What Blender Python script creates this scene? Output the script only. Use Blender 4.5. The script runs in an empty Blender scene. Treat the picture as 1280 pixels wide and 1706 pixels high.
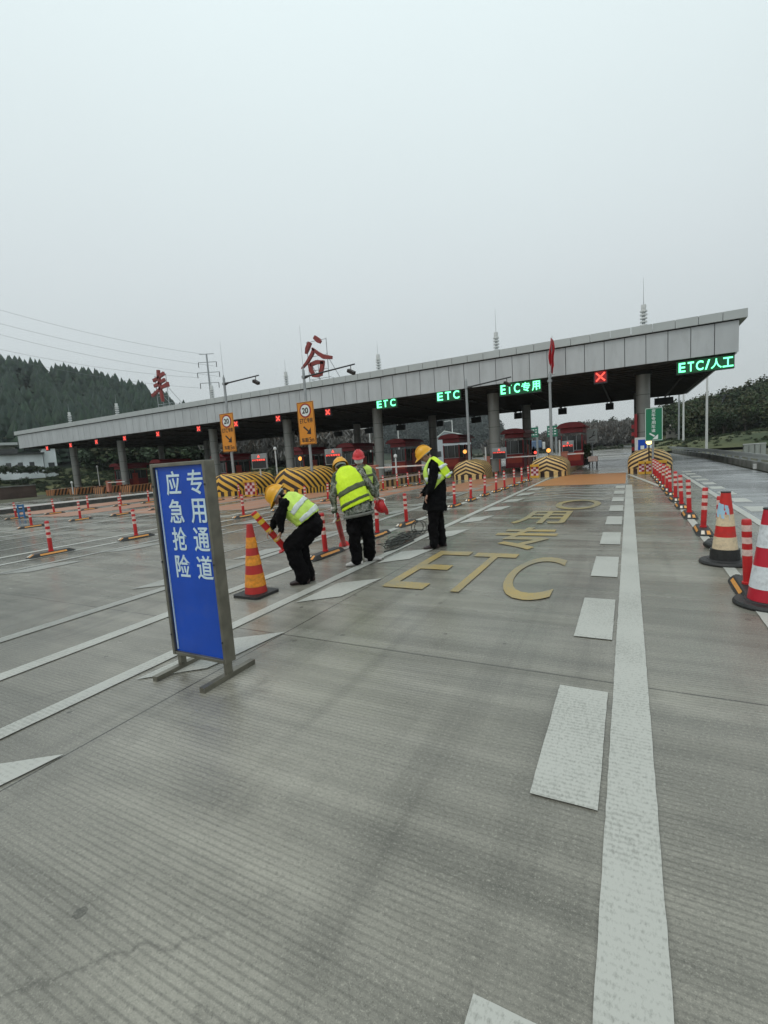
import bpy, bmesh, math, random
import numpy as np
from mathutils import Vector, Matrix, Quaternion

# ------------------------------------------------------------------ camera, sky, sun, exposure
scene = bpy.context.scene
H = 1.6                                     # eye height
FPX = 777.7                                 # focal length in pixels of the 1280 px wide photograph
def _d(px, py): return np.array([px-640., -(py-853.), -FPX])
_vx = -_d(-839, 865); _vy = _d(1048, 735); _vy /= np.linalg.norm(_vy)
_vx = _vx-_vx.dot(_vy)*_vy; _vx /= np.linalg.norm(_vx)
R = np.array([_vx, _vy, np.cross(_vx, _vy)])
def G(px, py, z=0.0):                        # surveyed point on the level z
    w = R@_d(px, py); t = (z-H)/w[2]; return Vector((w[0]*t, w[1]*t, z))
def PY(px, py, Y):                           # surveyed point on the vertical plane y = Y
    w = R@_d(px, py); t = Y/w[1]; return Vector((w[0]*t, Y, H+w[2]*t))
cam_d = bpy.data.cameras.new('camera'); cam = bpy.data.objects.new('camera', cam_d)
scene.collection.objects.link(cam); scene.camera = cam
cam.matrix_world = Matrix(((R[0][0], R[0][1], R[0][2], 0), (R[1][0], R[1][1], R[1][2], 0), (R[2][0], R[2][1], R[2][2], H), (0, 0, 0, 1)))
cam_d.sensor_fit = 'HORIZONTAL'; cam_d.sensor_width = 36; cam_d.lens = 36*FPX/1280
cam_d.clip_start = 0.05; cam_d.clip_end = 6000

world = bpy.data.worlds.new('World'); scene.world = world; world.use_nodes = True
wn = world.node_tree; wn.nodes.clear()
def wnode(t, **k):
    n = wn.nodes.new(t)
    for a, b in k.items(): setattr(n, a, b)
    return n
wo = wnode('ShaderNodeOutputWorld'); wadd = wnode('ShaderNodeAddShader')
bg1 = wnode('ShaderNodeBackground'); bg2 = wnode('ShaderNodeBackground')
sky = wnode('ShaderNodeTexSky', sky_type='NISHITA', sun_disc=False)
SUN_EL, SUN_AZ = math.radians(52), math.radians(200)
sky.sun_elevation = SUN_EL; sky.sun_rotation = SUN_AZ; sky.dust_density = 6; sky.air_density = 1.5
bg1.inputs['Strength'].default_value = 0.008
wn.links.new(sky.outputs[0], bg1.inputs[0])
tc = wnode('ShaderNodeTexCoord'); sx = wnode('ShaderNodeSeparateXYZ'); ramp = wnode('ShaderNodeValToRGB')
wn.links.new(tc.outputs['Generated'], sx.inputs[0])
nz = wnode('ShaderNodeTexNoise'); nz.inputs['Scale'].default_value = 1.6; nz.inputs['Detail'].default_value = 3
wn.links.new(tc.outputs['Generated'], nz.inputs['Vector'])
m1 = wnode('ShaderNodeMath', operation='MULTIPLY_ADD'); m1.inputs[1].default_value = 0.10; 
wn.links.new(nz.outputs[0], m1.inputs[0]); wn.links.new(sx.outputs['Z'], m1.inputs[2])
m2 = wnode('ShaderNodeMath', operation='SUBTRACT'); m2.inputs[1].default_value = 0.05
wn.links.new(m1.outputs[0], m2.inputs[0]); wn.links.new(m2.outputs[0], ramp.inputs[0])
els = ramp.color_ramp.elements
els[0].position = 0.0; els[0].color = (0.53, 0.565, 0.565, 1)
els[1].position = 1.0; els[1].color = (0.86, 0.96, 0.96, 1)
for p, c in ((0.18, (0.565, 0.615, 0.63)), (0.34, (0.645, 0.705, 0.72)), (0.52, (0.715, 0.80, 0.81)), (0.68, (0.79, 0.895, 0.905))):
    e = els.new(p); e.color = (*c, 1)
wn.links.new(ramp.outputs[0], bg2.inputs[0]); bg2.inputs['Strength'].default_value = 1.0
wn.links.new(bg1.outputs[0], wadd.inputs[0]); wn.links.new(bg2.outputs[0], wadd.inputs[1]); wn.links.new(wadd.outputs[0], wo.inputs['Surface'])
sun_d = bpy.data.lights.new('sun', 'SUN'); sun_d.energy = 0.5; sun_d.angle = math.radians(25); sun_d.color = (1, .97, .93)
sun = bpy.data.objects.new('sun', sun_d); scene.collection.objects.link(sun)
sun.rotation_euler = (math.pi/2-SUN_EL, 0, math.pi-SUN_AZ)
scene.view_settings.view_transform = 'Standard'; scene.view_settings.look = 'None'
scene.view_settings.exposure = 0.07; scene.view_settings.gamma = 1.0; scene.view_settings.use_curve_mapping = False

# ------------------------------------------------------------------ helpers
rnd = random.Random(7)
COL = scene.collection
def lin(c):
    return tuple((x/255/12.92 if x/255 <= .04045 else ((x/255+.055)/1.055)**2.4) for x in c)
class NT:
    def __init__(s, m): s.t = m.node_tree; s.n = s.t.nodes; s.b = s.n['Principled BSDF']
    def add(s, t, **k):
        n = s.n.new(t)
        for a, b in k.items(): setattr(n, a, b)
        return n
    def link(s, a, b): s.t.links.new(a, b)
MATS = {}
def mat(name, col, rough=.6, metal=0, vary=.12, scale=8, bump=0, bscale=60, emit=None, estr=0, coord='Object', stretch=None, spec=None, dirt=None, grime=None):
    """plain painted / moulded surface with a little uneven tone and relief"""
    if name in MATS: return MATS[name]
    m = bpy.data.materials.new(name); m.use_nodes = True; t = NT(m); b = t.b
    b.inputs['Roughness'].default_value = rough; b.inputs['Metallic'].default_value = metal
    if spec is not None: b.inputs['Specular IOR Level'].default_value = spec
    tc = t.add('ShaderNodeTexCoord'); src = tc.outputs[coord]
    if stretch:
        mp = t.add('ShaderNodeMapping'); mp.inputs['Scale'].default_value = stretch; t.link(src, mp.inputs[0]); src = mp.outputs[0]
    if vary:
        n = t.add('ShaderNodeTexNoise'); n.inputs['Scale'].default_value = scale; n.inputs['Detail'].default_value = 6; t.link(src, n.inputs['Vector'])
        r = t.add('ShaderNodeValToRGB'); r.color_ramp.elements[0].position = .3; r.color_ramp.elements[1].position = .72
        r.color_ramp.elements[0].color = (*[x*(1-vary) for x in col], 1); r.color_ramp.elements[1].color = (*[min(1, x*(1+vary)) for x in col], 1)
        if dirt: 
            r.color_ramp.elements[0].color = (*dirt, 1)
        t.link(n.outputs[0], r.inputs[0]); last = r.outputs[0]
        if grime:                                 # scuffs and road dirt
            n3 = t.add('ShaderNodeTexNoise'); n3.inputs['Scale'].default_value = grime[1]; n3.inputs['Detail'].default_value = 9; n3.inputs['Roughness'].default_value = .7; t.link(src, n3.inputs['Vector'])
            r3 = t.add('ShaderNodeMapRange'); r3.inputs[1].default_value = .52; r3.inputs[2].default_value = .70; r3.inputs[3].default_value = 0; r3.inputs[4].default_value = grime[0]; t.link(n3.outputs[0], r3.inputs[0])
            mx = t.add('ShaderNodeMix', data_type='RGBA'); t.link(r3.outputs[0], mx.inputs[0]); t.link(last, mx.inputs[6]); mx.inputs[7].default_value = (.10, .09, .075, 1); last = mx.outputs[2]
        t.link(last, b.inputs['Base Color'])
    else: b.inputs['Base Color'].default_value = (*col, 1)
    if bump:
        n2 = t.add('ShaderNodeTexNoise'); n2.inputs['Scale'].default_value = bscale; n2.inputs['Detail'].default_value = 4; t.link(src, n2.inputs['Vector'])
        bp = t.add('ShaderNodeBump'); bp.inputs['Strength'].default_value = bump; bp.inputs['Distance'].default_value = .02
        t.link(n2.outputs[0], bp.inputs['Height']); t.link(bp.outputs[0], b.inputs['Normal'])
    if emit:
        b.inputs['Emission Color'].default_value = (*emit, 1); b.inputs['Emission Strength'].default_value = estr
    MATS[name] = m; return m

class MB:
    def __init__(s): s.v = []; s.f = []; s.m = []; s.uv = []; s.cm = 0
    def add(s, vs, fs, m=None, uvs=None):
        o = len(s.v); s.v += [tuple(v) for v in vs]; s.f += [tuple(i+o for i in f) for f in fs]
        s.m += [s.cm if m is None else m]*len(fs); s.uv += (uvs if uvs else [None]*len(fs)); return s
    def box(s, c, d, rz=0, m=None, rot=None):
        hx, hy, hz = d[0]/2, d[1]/2, d[2]/2
        M = rot if rot is not None else Matrix.Rotation(rz, 3, 'Z')
        c = Vector(c)
        vs = [c+M@Vector((x*hx, y*hy, z*hz)) for x in (-1, 1) for y in (-1, 1) for z in (-1, 1)]
        return s.add(vs, [(0, 1, 3, 2), (4, 6, 7, 5), (0, 4, 5, 1), (2, 3, 7, 6), (0, 2, 6, 4), (1, 5, 7, 3)], m)
    def bar(s, a, b, w, h=None, m=None):
        a, b = Vector(a), Vector(b); h = h or w
        q = (b-a).to_track_quat('X', 'Z').to_matrix()
        return s.box((a+b)/2, ((b-a).length, w, h), m=m, rot=q)
    def cyl(s, a, b, r0, r1=None, n=12, m=None, caps=True):
        a, b = Vector(a), Vector(b); r1 = r0 if r1 is None else r1
        q = (b-a).to_track_quat('Z', 'Y').to_matrix(); vs = []
        for p, r in ((a, r0), (b, r1)):
            for i in range(n):
                t = 2*math.pi*i/n; vs.append(p+q@Vector((r*math.cos(t), r*math.sin(t), 0)))
        fs = [(i, (i+1) % n, n+(i+1) % n, n+i) for i in range(n)]
        if caps: fs += [tuple(range(n))[::-1], tuple(range(n, 2*n))]
        return s.add(vs, fs, m)
    def tube(s, pts, r, n=6, m=None):
        pts = [Vector(p) for p in pts]; vs = []; fs = []
        rr = r if hasattr(r, '__len__') else [r]*len(pts)
        for k, p in enumerate(pts):
            t = (pts[min(k+1, len(pts)-1)]-pts[max(k-1, 0)])
            q = (t if t.length > 1e-6 else Vector((0, 0, 1))).to_track_quat('Z', 'Y').to_matrix()
            for i in range(n):
                a = 2*math.pi*i/n; vs.append(p+q@Vector((rr[k]*math.cos(a), rr[k]*math.sin(a), 0)))
        for k in range(len(pts)-1):
            for i in range(n): fs.append((k*n+i, k*n+(i+1) % n, (k+1)*n+(i+1) % n, (k+1)*n+i))
        fs += [tuple(range(n))[::-1], tuple(range((len(pts)-1)*n, len(pts)*n))]
        return s.add(vs, fs, m)
    def lathe(s, prof, c=(0, 0, 0), n=20, ms=None):
        """prof: [(r, z)...]; ms: material for each ring segment"""
        c = Vector(c); vs = []
        for r, z in prof:
            for i in range(n):
                a = 2*math.pi*i/n; vs.append(c+Vector((r*math.cos(a), r*math.sin(a), z)))
        o = len(s.v); s.v += [tuple(v) for v in vs]
        for k in range(len(prof)-1):
            for i in range(n):
                s.f.append((o+k*n+i, o+k*n+(i+1) % n, o+(k+1)*n+(i+1) % n, o+(k+1)*n+i)); s.m.append(ms[k] if ms else s.cm); s.uv.append(None)
        s.f.append(tuple(o+i for i in range(n))[::-1]); s.m.append(ms[0] if ms else s.cm); s.uv.append(None)
        s.f.append(tuple(o+(len(prof)-1)*n+i for i in range(n))); s.m.append(ms[-1] if ms else s.cm); s.uv.append(None)
        return s
    def prism(s, poly, axis, a, b, m=None):
        """poly in the plane normal to axis ('x': (y,z), 'y': (x,z), 'z': (x,y)), from a to b"""
        def P(p, t): return {'x': (t, p[0], p[1]), 'y': (p[0], t, p[1]), 'z': (p[0], p[1], t)}[axis]
        n = len(poly); vs = [P(p, a) for p in poly]+[P(p, b) for p in poly]
        fs = [(i, (i+1) % n, n+(i+1) % n, n+i) for i in range(n)]+[tuple(range(n))[::-1], tuple(range(n, 2*n))]
        return s.add(vs, fs, m)
    def quad(s, a, b, c, d, m=None): return s.add([a, b, c, d], [(0, 1, 2, 3)], m)
    def build(s, name, mats, parent=None, smooth=False, loc=None, auto=None, bevel=0):
        me = bpy.data.meshes.new(name); me.from_pydata(s.v, [], s.f)
        if not isinstance(mats, (list, tuple)): mats = [mats]
        for x in mats: me.materials.append(x)
        me.polygons.foreach_set('material_index', s.m)
        if any(u is not None for u in s.uv):
            l = me.uv_layers.new(name='UVMap'); k = 0
            for f, u in zip(s.f, s.uv):
                for j in range(len(f)):
                    l.data[k].uv = u[j] if u else (0, 0); k += 1
        bm = bmesh.new(); bm.from_mesh(me); bmesh.ops.recalc_face_normals(bm, faces=bm.faces)
        if smooth and auto is None: auto = 40
        for e in bm.edges:
            if smooth and len(e.link_faces) == 2 and e.calc_face_angle(0) > math.radians(auto): e.smooth = False
        for f in bm.faces: f.smooth = bool(smooth)
        bm.to_mesh(me); bm.free()
        o = bpy.data.objects.new(name, me); COL.objects.link(o)
        if parent: o.parent = parent
        if loc is not None: o.location = loc
        if bevel:
            b = o.modifiers.new('b', 'BEVEL'); b.width = bevel; b.segments = 2; b.limit_method = 'ANGLE'
        return o

def tag(o, label=None, cat=None, group=None, kind=None):
    if label: o['label'] = label
    if cat: o['category'] = cat
    if group: o['group'] = group
    if kind: o['kind'] = kind
    return o
def thing(name, label, cat, loc=(0, 0, 0), rz=0, group=None):
    o = bpy.data.objects.new(name, None); COL.objects.link(o); o.location = loc; o.rotation_euler = (0, 0, rz)
    o.empty_display_size = .2
    return tag(o, label, cat, group)
def kids(o): return [c for c in bpy.data.objects if c.parent == o]
def copy_tree(o, parent=None):
    c = o.copy(); COL.objects.link(c); c.parent = parent
    for ch in kids(o): copy_tree(ch, c)
    return c
def text_mesh(body, extrude=.004, bold=0.0):
    c = bpy.data.curves.new('lettering', 'FONT'); c.body = body; c.extrude = extrude; c.offset = bold; c.resolution_u = 6
    o = bpy.data.objects.new('lettering', c); COL.objects.link(o)
    me = bpy.data.meshes.new_from_object(o.evaluated_get(bpy.context.evaluated_depsgraph_get()))
    bpy.data.objects.remove(o); bpy.data.curves.remove(c)
    vs = np.array([v.co[:] for v in me.vertices]); fs = [tuple(p.vertices) for p in me.polygons]; bpy.data.meshes.remove(me)
    return vs, fs
_tc = {}
def letters(mb, body, x0, x1, z0, z1, y, th=.006, bold=0.0, m=None, flat=False, shear=0):
    """lettering fitted into x0..x1, z0..z1 on a board facing -y (or lying on the road when flat)"""
    key = (body, bold)
    if key not in _tc: _tc[key] = text_mesh(body, .5, bold)
    vs, fs = _tc[key]; mn, mx = vs.min(0), vs.max(0); out = []
    for v in vs:
        a = (v[0]-mn[0])/(mx[0]-mn[0]); b = (v[1]-mn[1])/(mx[1]-mn[1]); e = v[2]
        x = x0+a*(x1-x0); z = z0+b*(z1-z0)
        out.append((x, z, y+e*th) if flat else (x, y-th/2-e*th, z))
    mb.add(out, fs, m)

# ------------------------------------------------------------------ materials
def road_mat(name, dark, light, rough=(.09, .40), tint=None, groove=.24):
    m = bpy.data.materials.new(name); m.use_nodes = True; t = NT(m); b = t.b
    tc = t.add('ShaderNodeTexCoord')
    def noise(sc, stretch, det=6, ro=.55):
        mp = t.add('ShaderNodeMapping'); mp.inputs['Scale'].default_value = stretch; t.link(tc.outputs['Object'], mp.inputs[0])
        n = t.add('ShaderNodeTexNoise'); n.inputs['Scale'].default_value = sc; n.inputs['Detail'].default_value = det; n.inputs['Roughness'].default_value = ro
        t.link(mp.outputs[0], n.inputs['Vector']); return n
    big = noise(.35, (1, .6, 1)); streak = noise(1.0, (.35, 5.5, 1), 5, .6); fine = noise(40, (1, 1, 1), 5, .7)
    a = t.add('ShaderNodeMath', operation='MULTIPLY_ADD'); a.inputs[1].default_value = .55; t.link(big.outputs[0], a.inputs[0])
    s2 = t.add('ShaderNodeMath', operation='MULTIPLY'); s2.inputs[1].default_value = .45; t.link(streak.outputs[0], s2.inputs[0]); t.link(s2.outputs[0], a.inputs[2])
    f = t.add('ShaderNodeMath', operation='MULTIPLY_ADD'); f.inputs[1].default_value = .22; t.link(fine.outputs[0], f.inputs[0]); t.link(a.outputs[0], f.inputs[2])
    r = t.add('ShaderNodeValToRGB'); r.color_ramp.elements[0].position = .42; r.color_ramp.elements[1].position = .80
    r.color_ramp.elements[0].color = (*dark, 1); r.color_ramp.elements[1].color = (*light, 1); t.link(f.outputs[0], r.inputs[0])
    # slab joints every 5 m along, 3.6 m across
    sp = t.add('ShaderNodeSeparateXYZ'); t.link(tc.outputs['Object'], sp.inputs[0]); last = r.outputs[0]
    for ax, per, off in (('Y', 5.0, 1.7), ('X', 4.6, 1.15)):  # sawn joints
        d1 = t.add('ShaderNodeMath', operation='ADD'); d1.inputs[1].default_value = off+1000; t.link(sp.outputs[ax], d1.inputs[0])
        d2 = t.add('ShaderNodeMath', operation='MODULO'); d2.inputs[1].default_value = per; t.link(d1.outputs[0], d2.inputs[0])
        d3 = t.add('ShaderNodeMath', operation='LESS_THAN'); d3.inputs[1].default_value = .014; t.link(d2.outputs[0], d3.inputs[0])
        mx = t.add('ShaderNodeMix', data_type='RGBA'); t.link(d3.outputs[0], mx.inputs[0]); t.link(last, mx.inputs[6]); mx.inputs[7].default_value = (*[x*.45 for x in dark], 1); last = mx.outputs[2]
    # rubber darkened wheel paths, oil stains, hairline cracks, grit
    def over(fac, c):
        nonlocal last
        mx = t.add('ShaderNodeMix', data_type='RGBA'); t.link(fac, mx.inputs[0]); t.link(last, mx.inputs[6]); mx.inputs[7].default_value = (*c, 1); last = mx.outputs[2]
    def rng(src, a, b_, lo, hi):
        q = t.add('ShaderNodeMapRange'); q.inputs[1].default_value = a; q.inputs[2].default_value = b_; q.inputs[3].default_value = lo; q.inputs[4].default_value = hi; t.link(src, q.inputs[0]); return q.outputs[0]
    over(rng(noise(1.0, (2.6, .10, 1), 5, .6).outputs[0], .52, .70, 0, .42), [x*.55 for x in dark])
    over(rng(noise(.9, (1, .8, 1), 8, .7).outputs[0], .60, .68, 0, .45), [x*.5 for x in dark])
    over(rng(noise(.45, (1.3, 1, 1), 7, .65).outputs[0], .56, .66, 0, .35), [x*1.25 for x in light])
    vo = t.add('ShaderNodeTexVoronoi', feature='DISTANCE_TO_EDGE'); vo.inputs['Scale'].default_value = .33
    wv = noise(1.4, (1, 1, 1), 6, .65); va = t.add('ShaderNodeVectorMath', operation='MULTIPLY_ADD'); va.inputs[1].default_value = (.45, .45, 0); t.link(wv.outputs['Color'], va.inputs[0]); t.link(tc.outputs['Object'], va.inputs[2]); t.link(va.outputs[0], vo.inputs['Vector'])
    ck = t.add('ShaderNodeMath', operation='MULTIPLY'); t.link(rng(vo.outputs[0], 0, .004, .45, 0), ck.inputs[0]); t.link(rng(noise(.25, (1, 1, 1), 3).outputs[0], .5, .56, 0, 1), ck.inputs[1])
    over(ck.outputs[0], [x*.35 for x in dark])
    # correlated damp patches: darker and glossier together
    damp = rng(noise(.30, (.55, 1.1, 1), 7, .62).outputs[0], .47, .60, 0, 1); dm = t.add('ShaderNodeMath', operation='MULTIPLY'); dm.inputs[1].default_value = .42; t.link(damp, dm.inputs[0]); over(dm.outputs[0], [x*.62 for x in dark])
    # transverse tining grooves and drips
    gm = t.add('ShaderNodeMath', operation='MULTIPLY_ADD'); gm.inputs[1].default_value = 210; t.link(sp.outputs['Y'], gm.inputs[0]); t.link(noise(3, (1, 1, 1), 2).outputs[0], gm.inputs[2])
    gs = t.add('ShaderNodeMath', operation='SINE'); t.link(gm.outputs[0], gs.inputs[0]); gg = t.add('ShaderNodeMath', operation='MULTIPLY'); t.link(rng(gs.outputs[0], .2, .95, 0, .38), gg.inputs[0]); t.link(rng(noise(.8, (1, 1, 1), 4).outputs[0], .35, .6, .25, 1), gg.inputs[1]); over(gg.outputs[0], [x*.6 for x in dark])
    vd = t.add('ShaderNodeTexVoronoi'); vd.inputs['Scale'].default_value = 5.5; t.link(tc.outputs['Object'], vd.inputs['Vector']); sc_ = t.add('ShaderNodeSeparateColor'); t.link(vd.outputs['Color'], sc_.inputs[0])
    vt = t.add('ShaderNodeMath', operation='MULTIPLY'); vt.inputs[1].default_value = .16; t.link(rng(sc_.outputs[0], .80, 1.0, 0, 1), vt.inputs[0]); vl = t.add('ShaderNodeMath', operation='LESS_THAN'); t.link(vd.outputs['Distance'], vl.inputs[0]); t.link(vt.outputs[0], vl.inputs[1])
    vm = t.add('ShaderNodeMath', operation='MULTIPLY'); vm.inputs[1].default_value = .55; t.link(vl.outputs[0], vm.inputs[0]); over(vm.outputs[0], [x*.4 for x in dark])
    g2_ = noise(70, (1, 1, 1), 3, .75); over(rng(g2_.outputs[0], .55, .70, 0, .5), [x*.55 for x in dark]); over(rng(g2_.outputs[0], .44, .30, 0, .4), [min(1, x*1.35) for x in light])
    gr_ = noise(190, (1, 1, 1), 2, .8); over(rng(gr_.outputs[0], .56, .72, 0, .45), [x*.5 for x in dark]); over(rng(gr_.outputs[0], .42, .28, 0, .4), [min(1, x*1.5) for x in light])
    t.link(last, b.inputs['Base Color'])
    rr = t.add('ShaderNodeMapRange'); rr.inputs[1].default_value = .38; rr.inputs[2].default_value = .62; rr.inputs[3].default_value = rough[0]; rr.inputs[4].default_value = rough[1]
    wet = noise(.55, (.4, 2.6, 1), 5, .6); t.link(wet.outputs[0], rr.inputs[0]); rm = t.add('ShaderNodeMath', operation='MULTIPLY_ADD'); rm.inputs[1].default_value = -.16; t.link(damp, rm.inputs[0]); t.link(rr.outputs[0], rm.inputs[2]); rx = t.add('ShaderNodeMath', operation='MAXIMUM'); rx.inputs[1].default_value = .07; t.link(rm.outputs[0], rx.inputs[0]); t.link(rx.outputs[0], b.inputs['Roughness'])
    g = noise(1.0, (1.2, 22, 1), 4, .7)
    ad = t.add('ShaderNodeMath', operation='ADD'); t.link(g.outputs[0], ad.inputs[0]); t.link(fine.outputs[0], ad.inputs[1])
    bp = t.add('ShaderNodeBump'); bp.inputs['Strength'].default_value = groove; bp.inputs['Distance'].default_value = .012; t.link(ad.outputs[0], bp.inputs['Height']); t.link(bp.outputs[0], b.inputs['Normal'])
    b.inputs['Specular IOR Level'].default_value = .45
    return m
def paint_mat(name, col, under, wear=.45, rough=.4):
    m = bpy.data.materials.new(name); m.use_nodes = True; t = NT(m); b = t.b
    tc = t.add('ShaderNodeTexCoord'); mp = t.add('ShaderNodeMapping'); mp.inputs['Scale'].default_value = (1.6, .8, 1); t.link(tc.outputs['Object'], mp.inputs[0])
    n = t.add('ShaderNodeTexNoise'); n.inputs['Scale'].default_value = 60; n.inputs['Detail'].default_value = 9; n.inputs['Roughness'].default_value = .7; t.link(mp.outputs[0], n.inputs['Vector'])
    r = t.add('ShaderNodeValToRGB'); r.color_ramp.elements[0].position = wear-.13; r.color_ramp.elements[1].position = wear+.07
    r.color_ramp.elements[0].color = (*under, 1); r.color_ramp.elements[1].color = (*col, 1)
    sp = t.add('ShaderNodeSeparateXYZ'); t.link(tc.outputs['Object'], sp.inputs[0])     # worn on the ridges of the grooved slab, more where wheels pass
    sm = t.add('ShaderNodeMath', operation='MULTIPLY'); sm.inputs[1].default_value = 210; t.link(sp.outputs['Y'], sm.inputs[0]); sn = t.add('ShaderNodeMath', operation='SINE'); t.link(sm.outputs[0], sn.inputs[0])
    bg_ = t.add('ShaderNodeTexNoise'); bg_.inputs['Scale'].default_value = 1.1; bg_.inputs['Detail'].default_value = 5; t.link(tc.outputs['Object'], bg_.inputs['Vector'])
    a1 = t.add('ShaderNodeMath', operation='MULTIPLY_ADD'); a1.inputs[1].default_value = .055; t.link(sn.outputs[0], a1.inputs[0]); t.link(n.outputs[0], a1.inputs[2])
    a2 = t.add('ShaderNodeMath', operation='MULTIPLY_ADD'); a2.inputs[1].default_value = .50; t.link(bg_.outputs[0], a2.inputs[0]); t.link(a1.outputs[0], a2.inputs[2])
    a3 = t.add('ShaderNodeMath', operation='SUBTRACT'); a3.inputs[1].default_value = .25; t.link(a2.outputs[0], a3.inputs[0]); t.link(a3.outputs[0], r.inputs[0]); t.link(r.outputs[0], b.inputs['Base Color'])
    b.inputs['Roughness'].default_value = rough
    bp = t.add('ShaderNodeBump'); bp.inputs['Strength'].default_value = .25; bp.inputs['Distance'].default_value = .01; t.link(n.outputs[0], bp.inputs['Height']); t.link(bp.outputs[0], b.inputs['Normal'])
    return m
def stripe_mat(name, ca, cb, slope, period, skirt=.27, block=.3, duty=.5, dirty=.18):
    """UV: u = distance round the nose from its middle, v = height"""
    m = bpy.data.materials.new(name); m.use_nodes = True; t = NT(m); b = t.b
    def M(op, a, v=None, c=None):
        n = t.add('ShaderNodeMath', operation=op)
        for i, x in enumerate((a, v, c)):
            if x is None: continue
            if isinstance(x, (int, float)): n.inputs[i].default_value = x
            else: t.link(x, n.inputs[i])
        return n.outputs[0]
    uv = t.add('ShaderNodeUVMap'); sp = t.add('ShaderNodeSeparateXYZ'); t.link(uv.outputs[0], sp.inputs[0]); u, v = sp.outputs[0], sp.outputs[1]
    s = M('MULTIPLY_ADD', M('ABSOLUTE', u), slope, v)
    st = M('LESS_THAN', M('FRACT', M('DIVIDE', M('ADD', s, 50*period), period)), duty)
    bl = M('LESS_THAN', M('FRACT', M('DIVIDE', M('ADD', u, 50*block+block*.25), block)), .5)
    low = M('LESS_THAN', v, skirt)
    sel = M('ADD', M('MULTIPLY', low, bl), M('MULTIPLY', M('SUBTRACT', 1.0, low), st))
    mx = t.add('ShaderNodeMix', data_type='RGBA'); t.link(sel, mx.inputs[0]); mx.inputs[6].default_value = (*ca, 1); mx.inputs[7].default_value = (*cb, 1)
    tc = t.add('ShaderNodeTexCoord'); n = t.add('ShaderNodeTexNoise'); n.inputs['Scale'].default_value = 5; n.inputs['Detail'].default_value = 8; n.inputs['Roughness'].default_value = .65; t.link(tc.outputs['Object'], n.inputs['Vector'])
    r = t.add('ShaderNodeMapRange'); r.inputs[1].default_value = .45; r.inputs[2].default_value = .75; r.inputs[3].default_value = 0; r.inputs[4].default_value = dirty*2.4; t.link(n.outputs[0], r.inputs[0])
    m2 = t.add('ShaderNodeMix', data_type='RGBA'); t.link(r.outputs[0], m2.inputs[0]); t.link(mx.outputs[2], m2.inputs[6]); m2.inputs[7].default_value = (.16, .12, .09, 1)
    t.link(m2.outputs[2], b.inputs['Base Color']); b.inputs['Roughness'].default_value = .5
    return m
M_ROAD = road_mat('wet concrete', (.112, .108, .090), (.37, .352, .298))
M_ROAD2 = road_mat('wet asphalt lane', (.17, .178, .182), (.40, .415, .42), rough=(.10, .32), groove=.3)
M_WHITE = paint_mat('worn white line', (.47, .47, .43), (.29, .29, .26), .445)
M_FAINT = paint_mat('rubbed white line', (.37, .37, .34), (.21, .21, .19), .51)
M_YEL = paint_mat('worn yellow lettering', (.45, .31, .075), (.23, .22, .17), .53)
M_YELF = paint_mat('rubbed yellow lettering', (.38, .29, .09), (.23, .21, .155), .53)
M_ORG = paint_mat('orange friction coating', (.46, .205, .075), (.33, .165, .085), .4, .45)
M_TAN = paint_mat('faded brown friction coating', (.40, .175, .095), (.28, .165, .11), .45, .45)
M_STRIPE = stripe_mat('black and yellow chevron paint', (.028, .012, .009), (.74, .50, .20), 0.62, .215)
M_STRIPE_Y = stripe_mat('black and yellow chevron paint fresh', (.035, .016, .008), (.76, .42, .05), 0.95, .44, dirty=.08)
M_KERB = stripe_mat('black and yellow kerb blocks', (.03, .016, .012), (.50, .30, .12), 0, 10, skirt=5, block=.62)
M_RAIL = stripe_mat('orange and black slanted blocks', (.035, .02, .015), (.50, .21, .075), -3.0, 1.05, skirt=-1)
M_CLAD = mat('grey aluminium cladding', (.48, .50, .51), .42, .3, vary=.09, scale=1.4, stretch=(1, 1, .25), grime=(.16, 2.2))
M_CAP = mat('grey aluminium coping', (.45, .475, .47), .4, .3, vary=.05, scale=.6)
M_JOINT = mat('dark joint', (.02, .022, .022), .8, vary=0)
M_SOFF = mat('soffit sheet coloured for shade', (.030, .026, .020), .8, vary=.3, scale=.5)  # shade of the underside is put into this dark base colour
M_COL = mat('grey column cladding', (.24, .245, .23), .42, .25, vary=.12, scale=.9)
M_STEEL = mat('galvanised steel', (.34, .36, .37), .42, .5, vary=.12, scale=5)
M_DKMET = mat('dark painted metal', (.035, .037, .04), .45, .3, vary=.15)
M_CONC = mat('pinkish concrete', (.32, .245, .21), .75, vary=.22, scale=2, bump=.3)
M_GREYC = mat('grey concrete', (.22, .22, .205), .8, vary=.3, scale=1.2, bump=.4, dirt=(.09, .095, .08))
M_WPAINT = mat('white paint', (.62, .63, .62), .4, vary=.08)
M_RED = mat('orange red plastic', (.56, .020, .015), .45, vary=.15, scale=12, grime=(.35, 9))
M_REDT = mat('red tube plastic', (.54, .016, .018), .45, vary=.2, scale=9, grime=(.3, 11))
M_PINK = mat('pale reflective band', (.74, .54, .48), .38, vary=.15, scale=30, grime=(.35, 14))
M_WREF = mat('white reflective sheet', (.68, .71, .73), .36, vary=.1, scale=30, grime=(.35, 8))
M_YREF = mat('yellow reflective band', (.78, .52, .05), .35, vary=.12, scale=30)
M_CREAM = mat('cream reflective band', (.68, .54, .36), .36, vary=.12, scale=30, grime=(.45, 8))
M_OREF = mat('orange reflective band', (.74, .27, .02), .42, vary=.28, scale=22, grime=(.35, 10))
M_RUB = mat('black rubber', (.018, .018, .018), .5, vary=.3, scale=18, bump=.3)
M_RUBY = mat('orange strip in rubber base', (.72, .31, .06), .4, vary=.15, scale=20)
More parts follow.
